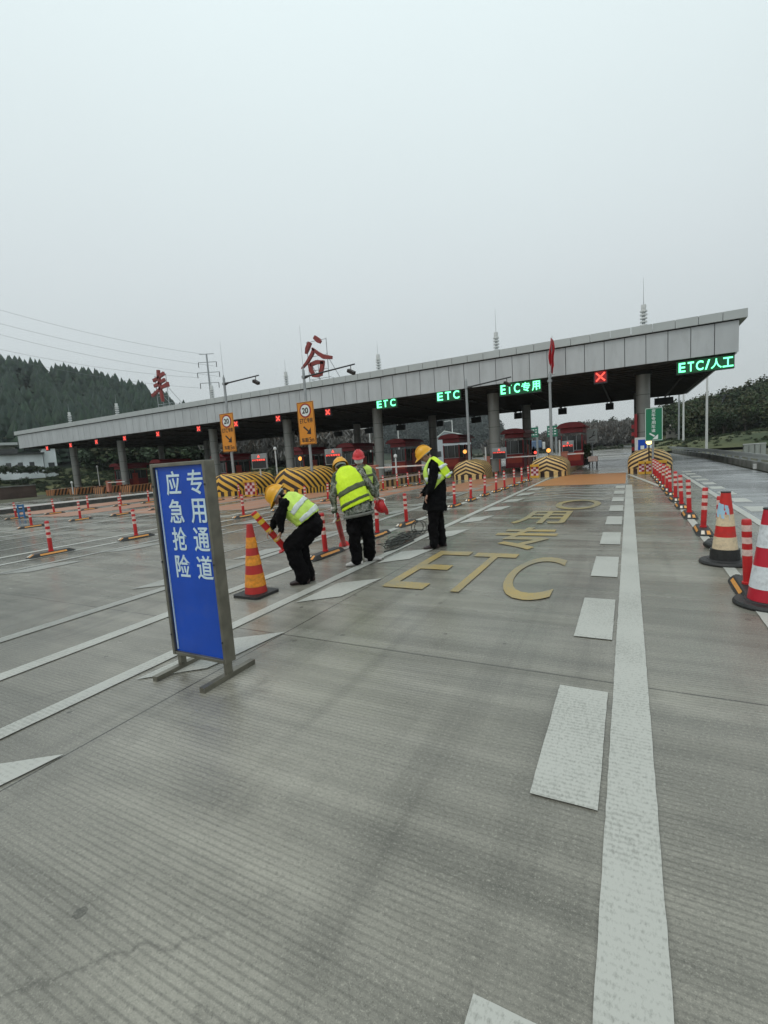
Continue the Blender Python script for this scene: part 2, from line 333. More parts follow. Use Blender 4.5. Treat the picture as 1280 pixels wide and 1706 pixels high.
M_RUBW = mat('pale reflector in rubber base', (.70, .62, .52), .35, vary=.15, scale=20)
M_BOOTH = mat('dark red booth panel', (.26, .012, .018), .4, vary=.2, scale=2)
M_BOOTHR = mat('brick red booth panel', (.48, .055, .028), .45, vary=.2, scale=2)
M_GLASS = mat('booth window glass', (.05, .055, .055), .12, vary=.3, scale=1.5, spec=.6)
M_GREEN = mat('green sign sheet', (.003, .17, .08), .4, vary=.05)
M_SIGNW = mat('white sign lettering', (.70, .76, .74), .4, vary=.05)
M_ORS = mat('orange sign sheet', (.66, .25, .015), .4, vary=.08, scale=3)
M_BLK = mat('black sign lettering', (.02, .012, .01), .5, vary=0)
M_DRED = mat('dark red ring', (.30, .02, .02), .45, vary=.05)
M_LEDG = mat('lit green diodes', (.1, .5, .3), .5, vary=0, emit=(.16, 1.0, .45), estr=2.2)
M_LEDP = mat('green display face', (.004, .02, .009), .4, vary=0, emit=(.0, .13, .035), estr=.35)
M_LEDR = mat('lit red diodes', (.5, .05, .03), .5, vary=0, emit=(1, .10, .07), estr=1.3)
M_LEDRP = mat('red display face', (.03, .004, .004), .4, vary=0, emit=(.40, .008, .012), estr=.5)
M_LAMPY = mat('lit amber lamp', (.9, .6, .2), .4, vary=0, emit=(1, .66, .22), estr=3.5)
M_LAMPO = mat('lit orange lamp', (.8, .4, .1), .4, vary=0, emit=(1, .38, .07), estr=1.1)
M_LETR = mat('red letter box', (.23, .028, .022), .5, vary=.15, scale=3)
M_BLUE = mat('blue sign sheet', (.002, .066, .46), .32, vary=.16, scale=2.5, bump=.12, bscale=9, grime=(.14, 5))
M_BLUEW = mat('pale blue lettering', (.62, .76, .82), .4, vary=.08)
M_STAIN = mat('dull stainless frame', (.20, .19, .155), .38, .7, vary=.35, scale=5)
M_CHKR = mat('dark red board square', (.26, .012, .03), .4, vary=.1)
M_CHKW = mat('pale board square', (.66, .48, .50), .4, vary=.1)
M_CHKY = mat('amber board frame', (.62, .33, .03), .4, vary=.15)

# ------------------------------------------------------------------ ground, road, markings
g = MB(); g.quad((-1150, -350, -.08), (1150, -350, -.08), (1150, 1150, -.08), (-1150, 1150, -.08))
M_EARTH = mat('damp grass and earth', (.075, .075, .04), .9, vary=.5, scale=.15, bump=.5, bscale=3)
tag(g.build('ground', M_EARTH), kind='structure')
g = MB(); g.add([(-62, -25, 0), (4.75, -25, 0), (4.75, 42, 0), (4.1, 58, 0), (3.0, 120, 0), (-60, 120, 0), (-62, 60, 0), (-47, 28, 0), (-47, 8, 0), (-62, -2, 0)], [tuple(range(10))])
tag(g.build('road', M_ROAD), kind='structure')
g = MB(); g.quad((2.0, -25, .004), (4.74, -25, .004), (4.74, 41, .004), (2.0, 41, .004)); g.quad((2.0, 41.2, .004), (4.1, 41.2, .004), (3.4, 75, .004), (-1.5, 75, .004))
tag(g.build('side_road', M_ROAD2), kind='structure')
def ragged(q, e=.0016, step=.07):
    out = []
    for (x0, y0), (x1, y1) in zip(q, q[1:]+q[:1]):
        L = math.hypot(x1-x0, y1-y0); n = max(1, min(560, int(L/step)))
        for k in range(n): f = k/n; out.append((x0+(x1-x0)*f+rnd.uniform(-e, e), y0+(y1-y0)*f+rnd.uniform(-e, e)))
    return out
def sheet(name, m, quads, z=.008, uvs=None):
    s = MB()
    for q in quads:
        if len(q) == 4 and not hasattr(q[0], '__len__'): x0, x1, y0, y1 = q; q = [(x0, y0), (x1, y0), (x1, y1), (x0, y1)]
        q = ragged(list(q)); s.add([(x, y, z) for x, y in q], [tuple(range(len(q)))])
    return tag(s.build(name, m), kind='structure')
lines = [(-4.75, -4.58, -20, 25.5), (-3.68, -3.53, -20, 25.2), (-.10, .10, -20, 19.4), (1.0, 1.12, 3, 17.5), (1.98, 2.12, -20, 24)]
lines += [[(.98, 17.5), (1.12, 17.5), (.06, 25.8), (-.1, 25.6)], [(-12.3, -20), (-12.12, -20), (-12.12, 20.6), (-12.3, 20.6)]]
for k in range(-4, 10):                                   # block lines inside the lane, both sides
    y = 6.05+2.0*k
    if y < 19.3: lines += [(-.42, -.13, y, y+1.1), [(-3.45, y+.1), (-3.05, y+.45), (-2.95, y+1.3), (-3.42, y+.95)]]
for k in range(-2, 13):
    y = 5+1.7*k; lines.append((2.2, 2.55, y, y+.85))
lines += [(-11.2, -11.04, -20, 20), (-17.15, -16.98, -20, 19.2), (-18.95, -18.8, 5, 20), (-24.9, -24.75, 4, 22)]
sheet('lane_markings', M_WHITE, lines)
faint = [(-5.85, -5.68, -20, 22), (-10.2, -10.05, -20, 21), (-16.0, -15.88, 6, 19), (-9.0, -8.9, 8, 24), (-20.6, -20.5, 6, 19), (-23.1, -23.0, 7, 19), (-7.0, -6.95, 6, 18), (-13.6, -13.5, 2, 18), (-14.9, -14.82, 4, 18), (-30.2, -30.05, 9, 22)]
for k in range(12):
    y = 4+1.9*k; faint += [[(-10.0, y), (-9.55, y+.3), (-9.5, y+1.2), (-10, y+.9)], [(-6.25, y), (-5.9, y+.3), (-5.9, y+1.2), (-6.25, y+.9)]]
sheet('faded_lane_markings', M_FAINT, faint)
sheet('orange_coating', M_ORG, [[(-3.55, 20.1), (-.12, 20.1), (-.12, 27.2), (-3.0, 27.2), (-3.5, 23.2)]], .004)
sheet('brown_coating', M_TAN, [(-7.75, -4.82, 18.6, 26.8), (-12.0, -9.1, 14.8, 23), (-16.0, -12.9, 13.2, 20.4), (-20.4, -17.3, 12.4, 19.6), (-24.7, -21.9, 11.6, 19.4), (-29.4, -26.4, 12.5, 20)], .0045)
s = MB()
for ch, x0, x1, y0, y1, mi in (('E', -2.76, -2.2, 5.0, 7.15, 0), ('T', -2.12, -1.48, 5.0, 7.1, 0), ('C', -1.38, -.76, 4.9, 6.95, 0), ('专', -2.25, -1.15, 7.45, 9.6, 0), ('用', -2.3, -1.2, 10.1, 12.1, 1)):
    letters(s, ch, x0, x1, y0, y1, .012, th=.002, bold=(-.002 if ch in 'ETC' else .014), m=mi, flat=True)
n = 28                                                   # ring of the next character
for (ra, rb, ia, ib, cx, cy) in ((.56, 1.1, .40, .80, -1.22, 13.5),):
    vs = []
    for k in range(n):
        a = 2*math.pi*k/n; vs += [(cx+ra*math.cos(a), cy+rb*math.sin(a), .012), (cx+ia*math.cos(a), cy+ib*math.sin(a), .012)]
    s.add(vs, [(2*k, (2*k+2) % (2*n), (2*k+3) % (2*n), 2*k+1) for k in range(n)], 1)
tag(s.build('lane_lettering', [M_YEL, M_YELF]), kind='structure')
curves = []
for k, y in enumerate((15.3, 16.1, 16.9, 17.9, 18.8)):   # rubbed chevrons before the coating
    for sgn in (-1, 1):
        x0 = -1.75; x1 = x0+sgn*1.1
        curves.append([(x0, y), (x0, y+.2), (x1, y+.2-.9+.1*k), (x1, y-.9+.1*k)])
sheet('faded_chevrons', M_FAINT, curves)

# ------------------------------------------------------------------ toll canopy
HB, YF, YR, XL, XR = 5.5, 28.8, 51.5, -62.0, 4.75
canopy = thing('toll_canopy', 'long grey panelled toll canopy on round columns with a soffit coloured dark for shade', 'canopy', (0, YF, 0))
def cbuild(mb, nm, m, **k): return mb.build(nm, m, canopy, **k)
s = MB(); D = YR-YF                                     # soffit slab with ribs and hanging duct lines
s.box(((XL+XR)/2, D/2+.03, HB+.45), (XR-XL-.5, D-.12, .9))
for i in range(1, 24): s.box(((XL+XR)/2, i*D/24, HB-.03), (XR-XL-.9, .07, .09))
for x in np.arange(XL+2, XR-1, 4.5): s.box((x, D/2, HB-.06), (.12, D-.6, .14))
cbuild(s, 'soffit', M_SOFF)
s = MB(); x = XR
while x > XL+.05:                                       # one aluminium panel per 0.98 m, both long sides
    x1 = max(XL, x-.98); s.box(((x+x1)/2, -.02, HB+.765), (x-x1-.030, .08, 1.47)); s.box(((x+x1)/2, D+.02, HB+.765), (x-x1-.030, .08, 1.47)); x = x1
for yy in np.arange(0.5, D-.4, .98):
    s.box((XR-.03, yy+.46, HB+.78), (.08, .935, 1.50)); s.box((XL+.03, yy+.46, HB+.78), (.08, .935, 1.50))
cbuild(s, 'fascia_panels', M_CLAD)
s = MB(); s.box(((XL+XR)/2, .06, HB+.78), (XR-XL-.1, .06, 1.46)); s.box(((XL+XR)/2, D-.06, HB+.78), (XR-XL-.1, .06, 1.46))
s.box((XR-.12, D/2, HB+.78), (.06, D-.2, 1.46)); s.box((XL+.12, D/2, HB+.78), (.06, D-.2, 1.46)); s.box(((XL+XR)/2, -.035, HB+1.535), (XR-XL+.02, .1, .035))
cbuild(s, 'joint_backing', M_JOINT)
s = MB(); x = XR+.3
while x > XL-.25:
    x1 = max(XL-.3, x-.98); s.box(((x+x1)/2, -.06, HB+1.755), (x-x1-.024, .34, .41)); s.box(((x+x1)/2, D+.1, HB+1.755), (x-x1-.024, .34, .41)); x = x1
for yy in np.arange(0.12, D-.3, .98): s.box((XR+.14, yy+.48, HB+1.755), (.32, .945, .41)); s.box((XL-.14, yy+.48, HB+1.755), (.32, .945, .41))
s.box(((XL+XR)/2, D/2, HB+1.62), (XR-XL-.1, D-.2, .1))
cbuild(s, 'coping', M_CAP)
colx = [PY(p, 700, 31).x for p in (1072, 832.5)]+[-16.4, -24.9, -33.4]+[PY(203, 760, 31).x, PY(126, 780, 31).x]
colx = [0.75, -7.85, -16.6, -25.1, -33.7, -47.2, -55.9]
for x in colx:
    for y, m in ((31.2-YF, M_COL), (42.5-YF, M_COL)):
        s = MB(); s.cyl((x, y, 0), (x, y, HB), .36, n=28)
        for z in (1.0, 2.05, 3.1, 4.15): s.cyl((x, y, z), (x, y, z+.022), .364, n=28, m=1)
        s.cyl((x, y, .2), (x, y, .42), .42, n=28); s.cyl((x, y, HB-.22), (x, y, HB), .46, n=28, m=1)
        cbuild(s, 'column', [m, M_JOINT], smooth=True)
# roof finials (lightning rods on banded posts)
for i, x in enumerate([0.79, -7.45, -16.1, -24.6, -33.0, -46.8, -55.3]):
    t = thing('lightning_rod', 'pale ringed post with a rod on the canopy roof, %s from the right end' % ['first', 'second', 'third', 'fourth', 'fifth', 'sixth', 'seventh'][i], 'lightning rod', (x, 31, 7.1), group='ringed lightning rods on the canopy roof')
    s = MB(); s.cyl((0, 0, 0), (0, 0, .55), .13, n=14); s.cyl((0, 0, .55), (0, 0, 1.55), .085, n=14, m=1); s.cyl((0, 0, 1.52), (0, 0, 1.75), .12, n=14); s.cyl((0, 0, 1.75), (0, 0, 1.95), .135, n=14)
    for z in np.arange(.62, 1.6, .19): s.cyl((0, 0, z), (0, 0, z+.075), .19, n=14, m=0)
    s.build('post', [M_WPAINT, M_STEEL], t, smooth=True)
    s = MB(); s.cyl((0, 0, 1.95), (0, 0, 3.4 if i < 2 else 2.9), .016, .006, n=6); s.build('rod', M_STEEL, t)

# big roof characters on steel frames
def brush(mb, strokes, th, y):
    for st in strokes:                                  # tapered brush strokes: points with widths
        pts = [Vector((p[0], 0, p[1])) for p in st]; L = []; Rr = []
        for k, p in enumerate(pts):
            d = pts[min(k+1, len(pts)-1)]-pts[max(k-1, 0)]; d.normalize(); nrm = Vector((-d.z, 0, d.x))
            L.append(p+nrm*st[k][2]/2); Rr.append(p-nrm*st[k][2]/2)
        poly = [(v.x, v.z) for v in L]+[(v.x, v.z) for v in Rr[::-1]]
        mb.prism(poly, 'y', y, y+th)
def roof_letter(nm, label, x0, z0, w, h, strokes):
    t = thing(nm, label, 'letter sign', (x0, 29.6, 7.45))
    s = MB(); st = [[(px*w, pz*h+z0, pw*w*.80) for px, pz, pw in k] for k in strokes]
    brush(s, st, .22, -.11); s.build('character', M_LETR, t)
    s = MB()
    for xx in (.18*w, .82*w):
        s.cyl((xx, .18, -.1), (xx, .18, z0+h*.95), .03, n=6); s.cyl((xx, .2, z0+h*.45), (xx+.1, 2.2, -.1), .022, n=6); s.cyl((xx, .18, z0*.55), (xx+.05, 1.3, z0*.5), .018, n=6)
    for zz in (z0*.5, z0+.1*h, z0+.5*h, z0+.93*h): s.cyl((.18*w, .18, zz), (.82*w, .18, zz), .02, n=6)
    s.cyl((.5*w, .18, 0), (.5*w, .18, z0+.4*h), .025, n=6); s.cyl((.18*w, .2, z0*.3), (.82*w, 1.6, 0), .02, n=6)
    s.build('support_frame', M_STEEL, t)
roof_letter('roof_letter', 'red brush style character with three bars standing on the canopy roof at left', -39.2, .98, 2.35, 2.25,
    [[(.18, .74, .16), (.5, .83, .11), (.82, .95, .17)], [(.2, .52, .15), (.5, .60, .10), (.82, .70, .16)], [(.0, .16, .15), (.2, .24, .11), (.6, .42, .12), (1.0, .50, .22)],
     [(.52, 1.12, .14), (.50, .9, .15), (.52, .4, .12), (.56, 0, .13), (.58, -.14, .06)]])
roof_letter('roof_letter', 'red brush style character shaped like a roof over a ring on the canopy roof', -21.9, .75, 2.75, 2.55,
    [[(.18, .60, .05), (.24, .74, .14), (.34, .90, .13)], [(.50, 1.02, .12), (.62, .90, .16), (.68, .84, .10)],
     [(.0, .20, .04), (.2, .36, .09), (.38, .56, .10), (.46, .70, .09)], [(.40, .72, .06), (.56, .56, .11), (.75, .42, .14), (1.0, .36, .10)],
     [(.28, .30, .13), (.30, .12, .13), (.37, -.04, .12)], [(.30, .27, .12), (.5, .31, .13), (.74, .27, .12)], [(.70, .30, .13), (.66, .12, .13), (.60, -.04, .12)], [(.34, -.04, .11), (.48, -.07, .12), (.64, -.04, .11)]])

# displays under the front edge
def display(x0, x1, zt, zb, body, label, fx=.05, fz=.14, m=M_LEDG):
    t = thing('lane_display', label, 'display', (x0, 28.95, zb), group='green lane displays under the canopy edge')
    w, h = x1-x0, zt-zb
    s = MB(); s.box((w/2, .12, h/2), (w, .2, h)); s.build('case', M_DKMET, t)
    s = MB(); s.box((w/2, .012, h/2), (w-.04, .012, h-.04)); s.build('screen', M_LEDP, t)
    s = MB()
    for b_, a0, a1 in body: letters(s, b_, a0*w, a1*w, h*fz, h*(1-fz), -.004, th=.006, bold=.022)
    s.build('lettering', m, t); return t
display(-15.45, -13.75, 5.6, 4.93, [('E', .05, .27), ('T', .36, .60), ('C', .70, .93)], 'smaller green lit display reading ETC, leftmost of the four')
display(-10.95, -9.3, 5.6, 4.90, [('E', .05, .28), ('T', .37, .61), ('C', .70, .94)], 'bright green lit display reading ETC above the lane behind the stooping men')
display(-6.9, -4.45, 5.55, 4.80, [('E', .04, .16), ('T', .20, .31), ('C', .36, .50), ('专', .54, .74), ('用', .78, .97)], 'green lit display reading ETC and two characters, third from the left')
display(2.2, 4.62, 5.46, 4.80, [('E', .04, .16), ('T', .20, .31), ('C', .345, .475), ('/', .50, .59), ('人', .60, .79), ('工', .80, .98)], 'green lit display reading ETC slash two characters at the right end of the canopy')
xs = [-1.34, -19.46, -24.12, -28.55, -32.92, -38.26, -43.12, -47.66, -52.22, -56.74]
ordn = ['first', 'second', 'third', 'fourth', 'fifth', 'sixth', 'seventh', 'eighth', 'ninth', 'tenth']
for i, x in enumerate(xs):
    t = thing('lane_signal', ('red lit cross signal over the open lane beside the flag, rightmost of all' if i == 0 else 'small red lit cross signal under the canopy edge, %s from the right' % ordn[i]), 'lane signal', (x, 28.95, 4.9), group='red cross lane signals under the canopy edge')
    w = .58 if i == 0 else .44; s = MB(); s.box((0, .1, .30), (w+.10, .16, w+.12)); s.build('case', M_DKMET, t)
    s = MB(); s.box((0, .012, .30), (w, .012, w)); s.build('screen', M_LEDRP, t)
    s = MB()
    for sg in (-1, 1):
        q_ = w*.38; a = Vector((-q_, 0, .30-sg*q_)); b_ = Vector((q_, 0, .30+sg*q_)); s.bar(a, b_, .012 if i else .012, .085)
    o = s.build('cross', M_LEDR, t)
# rear boxes seen as dark notches below the far edge
for i, x in enumerate([2.9, -1.6, -5.9, -10.3, -14.8, -19.3, -24, -28.5, -33]):
    t = thing('rear_sign_case', 'black sign case hanging below the far edge of the canopy, %s from the right' % ordn[i], 'sign case', (x, 51.2, 4.75), group='black sign cases below the far canopy edge')
    w = (1.5, .7, .8, .8, 1.1, 1.3, 1.2, 1.1, 1.2)[i]
    s = MB(); s.box((0, 0, .3), (w, .3, .62)); s.build('case', M_DKMET, t)
    for k in (-.3, .3): s = MB(); s.cyl((w*k, 0, .6), (w*k, 0, .85), .04, n=6); s.build('hanger', M_DKMET, t)

# ------------------------------------------------------------------ toll islands with striped noses
def nose_mesh(W, L, h, rn, flat=0.35):
    """barrel topped nose: rounded in plan, arched in section; returns MB with UV (u round, v height)"""
    mb = MB(); nz_ = 9; nu = 14; prof = []
    for k in range(nz_+1):
        z = h*k/nz_; zf = h*.45
        q = 1.0 if z < zf else math.sqrt(max(0, 1-((z-zf)/(h-zf))**2.0)); prof.append((z, max(q, .0)))
    path = []
    for k in range(4, 0, -1): path.append((-1, L*k/4, 1.0))
    for k in range(nu+1): a = -math.pi/2+math.pi*k/nu; path.append((math.sin(a), 'n', a))
    for k in range(1, 5): path.append((1, L*k/4, 1.0))
    rows = []
    for z, q in prof:
        row = []
        for (sx_, yy, a) in path:
            if yy == 'n': x = W*q*math.sin(a); y = rn-(rn*(.55+.45*q))*math.cos(a); u = a*rn
            else: x = sx_*W*q; y = rn+yy; u = sx_*(math.pi/2*rn+yy)
            row.append((x, y, z, u))
        rows.append(row)
    n = len(path)
    for i in range(len(rows)-1):
        for j in range(n-1):
            a, b, c, d = rows[i][j], rows[i][j+1], rows[i+1][j+1], rows[i+1][j]
            mb.add([a[:3], b[:3], c[:3], d[:3]], [(0, 1, 2, 3)], 0, [[(p[3], p[2]) for p in (a, b, c, d)]])
    for j in range(n//2):                                # close the arch's crown
        pass
    back = [r[0][:3] for r in rows]+[r[-1][:3] for r in rows[::-1]]
    mb.add(back, [tuple(range(len(back)))], 0, [[(0, 0)]*len(back)])
    return mb
def island(xc, y0, kind, label, nose_label=None, W=.95, h=1.15, L=2.6, ylen=24, top=.22):
    t = thing('toll_island', label, 'traffic island', (xc, y0, 0), group='toll islands under the canopy')
    if kind == 'nose':
        mb = nose_mesh(W, L, h, .62); o = mb.build('striped_nose', M_STRIPE if xc > -10 else M_STRIPE_Y, t, smooth=True)
        ys = .62+L+.01
    elif kind == 'low':
        mb = MB(); 
        for sx_ in (-1, 1):
            mb.add([(sx_*W*.85, .3, 0), (sx_*W*.85, 3.4, 0), (sx_*W*.85, 3.4, h), (sx_*W*.85, .3, h*.9)], [(0, 1, 2, 3)], 0, [[(0, 0), (3.1, 0), (3.1, h), (0, h*.9)]])
        mb.add([(-W*.85, .3, 0), (W*.85, .3, 0), (W*.85, .3, h*.9), (-W*.85, .3, h*.9)], [(0, 1, 2, 3)], 0, [[(0, 0), (1.6, 0), (1.6, h), (0, h)]])
        mb.add([(-W*.85, 3.4, 0), (W*.85, 3.4, 0), (W*.85, 3.4, h), (-W*.85, 3.4, h)], [(0, 1, 2, 3)], 0, [[(0, 0), (1.6, 0), (1.6, h), (0, h)]])
        mb.add([(-W*.85, .3, h*.9), (W*.85, .3, h*.9), (W*.85, 3.4, h), (-W*.85, 3.4, h)], [(0, 1, 2, 3)], 0, [[(0, 0), (1.6, 0), (1.6, 3), (0, 3)]])
        o = mb.build('striped_nose', M_RAIL, t); ys = 3.42
    else: ys = 0
    s = MB(); s.box((0, (ys+ylen)/2, top/2), (W*1.62, ylen-ys, top)); s.build('slab', M_CONC, t, bevel=.02)
    mb = MB()
    for sx_ in (-1, 1):
        x = sx_*W*.85; x2 = sx_*W*.815
        mb.add([(x, ys, 0), (x, ylen, 0), (x, ylen, top+.02), (x, ys, top+.02), (x2, ylen, top+.02), (x2, ys, top+.02)], [(0, 1, 2, 3), (3, 2, 4, 5)], 0, [[(0, 0), (ylen-ys, 0), (ylen-ys, .3), (0, .3)], [(0, .3), (ylen-ys, .3), (ylen-ys, .3), (0, .3)]])
    if kind == 'kerb':
        mb.add([(-W*.85, 0, 0), (W*.85, 0, 0), (W*.85, 0, top+.02), (-W*.85, 0, top+.02)], [(0, 1, 2, 3)], 0, [[(0, 0), (1.6, 0), (1.6, .3), (0, .3)]])
    mb.build('striped_kerb', M_KERB, t)
    return t
island(.9, 25.6, 'nose', 'island with a rounded black and yellow chevron nose under the green sign', h=1.2, L=1.4)
island(-3.85, 26.0, 'nose', 'island with a rounded chevron nose below the red flag', h=1.12, L=1.6)
island(-8.4, 26.4, 'nose', 'island with a rounded chevron nose to the right of the standing man', h=1.15, L=1.6)
island(-12.75, 21.6, 'kerb', 'low island with a black and yellow block kerb behind the standing man', top=.34, W=1.0, ylen=28)
island(-16.35, 19.6, 'nose', 'island with a yellow and black slanted nose under the second orange sign', h=1.42, L=3.0, W=1.0, ylen=28)
island(-21.4, 19.8, 'nose', 'island with a yellow and black slanted nose beside the blue sign', h=1.3, L=3.2, W=1.0, ylen=28)
for i, x in enumerate((-25.6, -29.9, -34.2, -38.6, -43.0, -47.4, -51.8, -56.2)):
    island(x, 28.0 if i > 2 else 25.5, 'low', 'island with a low orange and black striped end, %s left of the blue sign' % ordn[i], h=.70, W=.9, ylen=20)
# low white topped kerb along the far left lane
kb = thing('white_kerb', 'long low kerb with a white top along the far left lane', 'kerb', (-30.1, 7, 0))
s = MB(); s.box((0, 10, .12), (.16, 20, .24)); s.build('kerb_side', mat('dark kerb side', (.07, .07, .065), .8, vary=.3), kb)  # side coloured much darker than the white top
s = MB(); s.box((0, 10, .285), (.20, 20.02, .085)); s.build('white_top', mat('fresh white paint', (.86, .86, .84), .5, vary=.05), kb)

# ------------------------------------------------------------------ land beyond the plaza
def PD(px, py, D):                           # surveyed point at horizontal distance D
    w = R@_d(px, py); t = D/math.hypot(w[0], w[1]); return Vector((w[0]*t, w[1]*t, H+w[2]*t))
nrs = np.random.RandomState(11)
def hill(name, ridge, Dr, Df, zf, Db, m, lump=1.0, nx=90, ny=22, curve=1.0):
    """a mound: ridge profile at distance Dr, foot at Df, falling away again to Db"""
    pxs = np.linspace(ridge[0][0], ridge[-1][0], nx); pys = np.interp(pxs, [r[0] for r in ridge], [r[1] for r in ridge])
    P = np.zeros((nx, ny, 3)); ph = nrs.rand(6)*6
    for i, (a, b) in enumerate(zip(pxs, pys)):
        rp = PD(a, b, Dr); u = Vector((rp.x, rp.y)).normalized(); hr = rp.z
        for j in range(ny):
            t = j/(ny-1)
            if t <= .7: s = t/.7; D = Df+(Dr-Df)*s; z = zf+(hr-zf)*(s**curve*(1-.25*math.sin(math.pi*s)))
            else: s = (t-.7)/.3; D = Dr+(Db-Dr)*s; z = hr+(zf-hr)*(s**1.3)
            x, y = u.x*D, u.y*D
            if 0 < j < ny-1: z += lump*(math.sin(x*.11+ph[0])+math.sin(y*.13+ph[1]+x*.05)+.6*math.sin(x*.31+ph[2])*math.sin(y*.27+ph[3]))*(1 if t < .66 or t > .75 else .25)*.5
            P[i, j] = (x, y, z)
    s = MB(); s.add(P.reshape(-1, 3).tolist(), [(i*ny+j, (i+1)*ny+j, (i+1)*ny+j+1, i*ny+j+1) for i in range(nx-1) for j in range(ny-1)])
    o = tag(s.build(name, m, smooth=True, auto=180), kind='structure'); return P
def scatter(P, n, j0=0, j1=None, i0=0, i1=None):
    nx, ny, _ = P.shape; j1 = ny-1.01 if j1 is None else j1; i1 = nx-1.01 if i1 is None else i1
    a = nrs.uniform(i0, i1, n); b = nrs.uniform(j0, j1, n); ia = a.astype(int); ib = b.astype(int); fa = (a-ia)[:, None]; fb = (b-ib)[:, None]
    return (P[ia, ib]*(1-fa)*(1-fb)+P[ia+1, ib]*fa*(1-fb)+P[ia, ib+1]*(1-fa)*fb+P[ia+1, ib+1]*fa*fb)
def mass(name, tmpl, pts, size, mats, label, cat, kind='stuff', jit=.25, wide=1.0):
    """many small trees as one object; tmpl: list of (verts, faces, matidx)"""
    V = []; F = []; MI = []; o = 0
    for p in pts:
        tv, tf, tm = tmpl[nrs.randint(len(tmpl))]; sc = size*(1+nrs.uniform(-jit, jit)); a = nrs.uniform(0, 6.28); c, s_ = math.cos(a), math.sin(a)
        w = sc*wide*nrs.uniform(.85, 1.2)
        v = np.stack([(tv[:, 0]*c-tv[:, 1]*s_)*w+p[0], (tv[:, 0]*s_+tv[:, 1]*c)*w+p[1], tv[:, 2]*sc+p[2]-.3], 1)
        V.append(v); F.append(tf+o); MI.append(tm); o += len(v)
    V = np.concatenate(V); F = np.concatenate(F); MI = np.concatenate(MI)
    me = bpy.data.meshes.new(name); nF = len(F); k = F.shape[1]
    me.vertices.add(len(V)); me.vertices.foreach_set('co', V.ravel()); me.loops.add(nF*k); me.loops.foreach_set('vertex_index', F.ravel().astype('i'))
    me.polygons.add(nF); me.polygons.foreach_set('loop_start', np.arange(0, nF*k, k, dtype='i')); me.polygons.foreach_set('loop_total', np.full(nF, k, dtype='i'))
    for x in mats: me.materials.append(x)
    me.polygons.foreach_set('material_index', MI.astype('i')); me.update(calc_edges=True); me.validate()
    ob = bpy.data.objects.new(name, me); COL.objects.link(ob); tag(ob, label, cat, kind=kind); return ob
def conifer_t(seed, tiers=7, nr=9):
    r = np.random.RandomState(seed); V = []; F = []; M = []
    for k in range(tiers):
        z0 = .12+.80*k/tiers; z1 = min(1.0, z0+.30); rad = .27*(1-k/tiers)**.85+.025; o = len(V); V.append((0, 0, z1))
        for i in range(nr):
            a = 2*math.pi*i/nr+r.uniform(-.2, .2); q = rad*(1.0 if i % 2 else .62)*r.uniform(.8, 1.25); V.append((q*math.cos(a), q*math.sin(a), z0-r.uniform(0, .07)))
        for i in range(nr): F.append((o, o+1+i, o+1+(i+1) % nr)); M.append(r.randint(3))
    return np.array(V), np.array(F), np.array(M)
def leafy_t(seed, n=260, leaf=.05, tall=.5, clumps=9, bare=False):
    """crown of leaf sprays gathered in clumps round a few limbs (quads), trunk low"""
    r = np.random.RandomState(seed); V = []; F = []; M = []
    cs = [np.array([r.normal(0, .17), r.normal(0, .17), .45+r.uniform(-.22, .36)]) for _ in range(clumps)]; cm = [r.randint(3) for _ in cs]
    for _ in range(n):
        k = r.randint(clumps); d = r.normal(0, 1, 3); d /= np.linalg.norm(d); p = cs[k]+d*r.uniform(.05, .19)*np.array([1, 1, 1.1])
        if bare: u = np.array([r.normal(0, .5), r.normal(0, .5), 1.0]); u /= np.linalg.norm(u); w = np.cross(u, r.normal(0, 1, 3)); w /= np.linalg.norm(w); a, b = u*leaf*1.7, w*leaf*.28
        else: u = r.normal(0, 1, 3); u /= np.linalg.norm(u); w = np.cross(u, r.normal(0, 1, 3)); w /= np.linalg.norm(w); a, b = u*leaf, w*leaf*.7
        o = len(V); V += [p-a-b, p+a-b, p+a+b, p-a+b]; F.append((o, o+1, o+2, o+3)); M.append(cm[k] if r.rand() < .8 else r.randint(3))
    def limb(a, b, ra, rb):
        a, b = np.array(a), np.array(b); d = b-a; u = np.cross(d, (0, .3, 1.) if abs(d[2]) < .9*np.linalg.norm(d) else (1., 0, 0)); u /= np.linalg.norm(u)+1e-9; w = np.cross(d, u); w /= np.linalg.norm(w)+1e-9; o = len(V)
        for q, rr in ((a, ra), (b, rb)):
            for i in range(5): t = 2*math.pi*i/5; V.append(q+rr*(u*math.cos(t)+w*math.sin(t)))
        for i in range(5): F.append((o+i, o+(i+1) % 5, o+5+(i+1) % 5, o+5+i)); M.append(3)
    limb((0, 0, 0), (0, 0, .42), .028, .018)
    for c in cs: limb((0, 0, r.uniform(.2, .42)), c, .014, .004)
    return np.array(V), np.array(F), np.array(M)
def leafm(nm, c, v=.35): return mat(nm, c, .8, vary=v, scale=.5)
M_CON = [leafm('conifer dark', (.010, .027, .014)), leafm('conifer mid', (.016, .040, .019)), leafm('conifer blue', (.014, .032, .023))]
M_BARK = mat('bark', (.06, .05, .04), .9, vary=.3)
M_LF = [leafm('leaf dark', (.022, .042, .016)), leafm('leaf mid', (.038, .062, .022)), leafm('leaf olive', (.055, .060, .026))]
M_BR = [leafm('twig grey', (.12, .115, .105)), leafm('twig brown', (.085, .07, .055)), leafm('twig pale', (.19, .185, .175))]
M_SLOPE = mat('scrubby slope', (.085, .085, .032), .95, vary=.6, scale=.12, bump=.6, bscale=2, dirt=(.030, .048, .016))
M_SLOPE_D = mat('forest floor', (.022, .034, .018), .95, vary=.5, scale=.1)
M_SLOPE_G = mat('winter slope', (.10, .095, .08), .95, vary=.4, scale=.06)
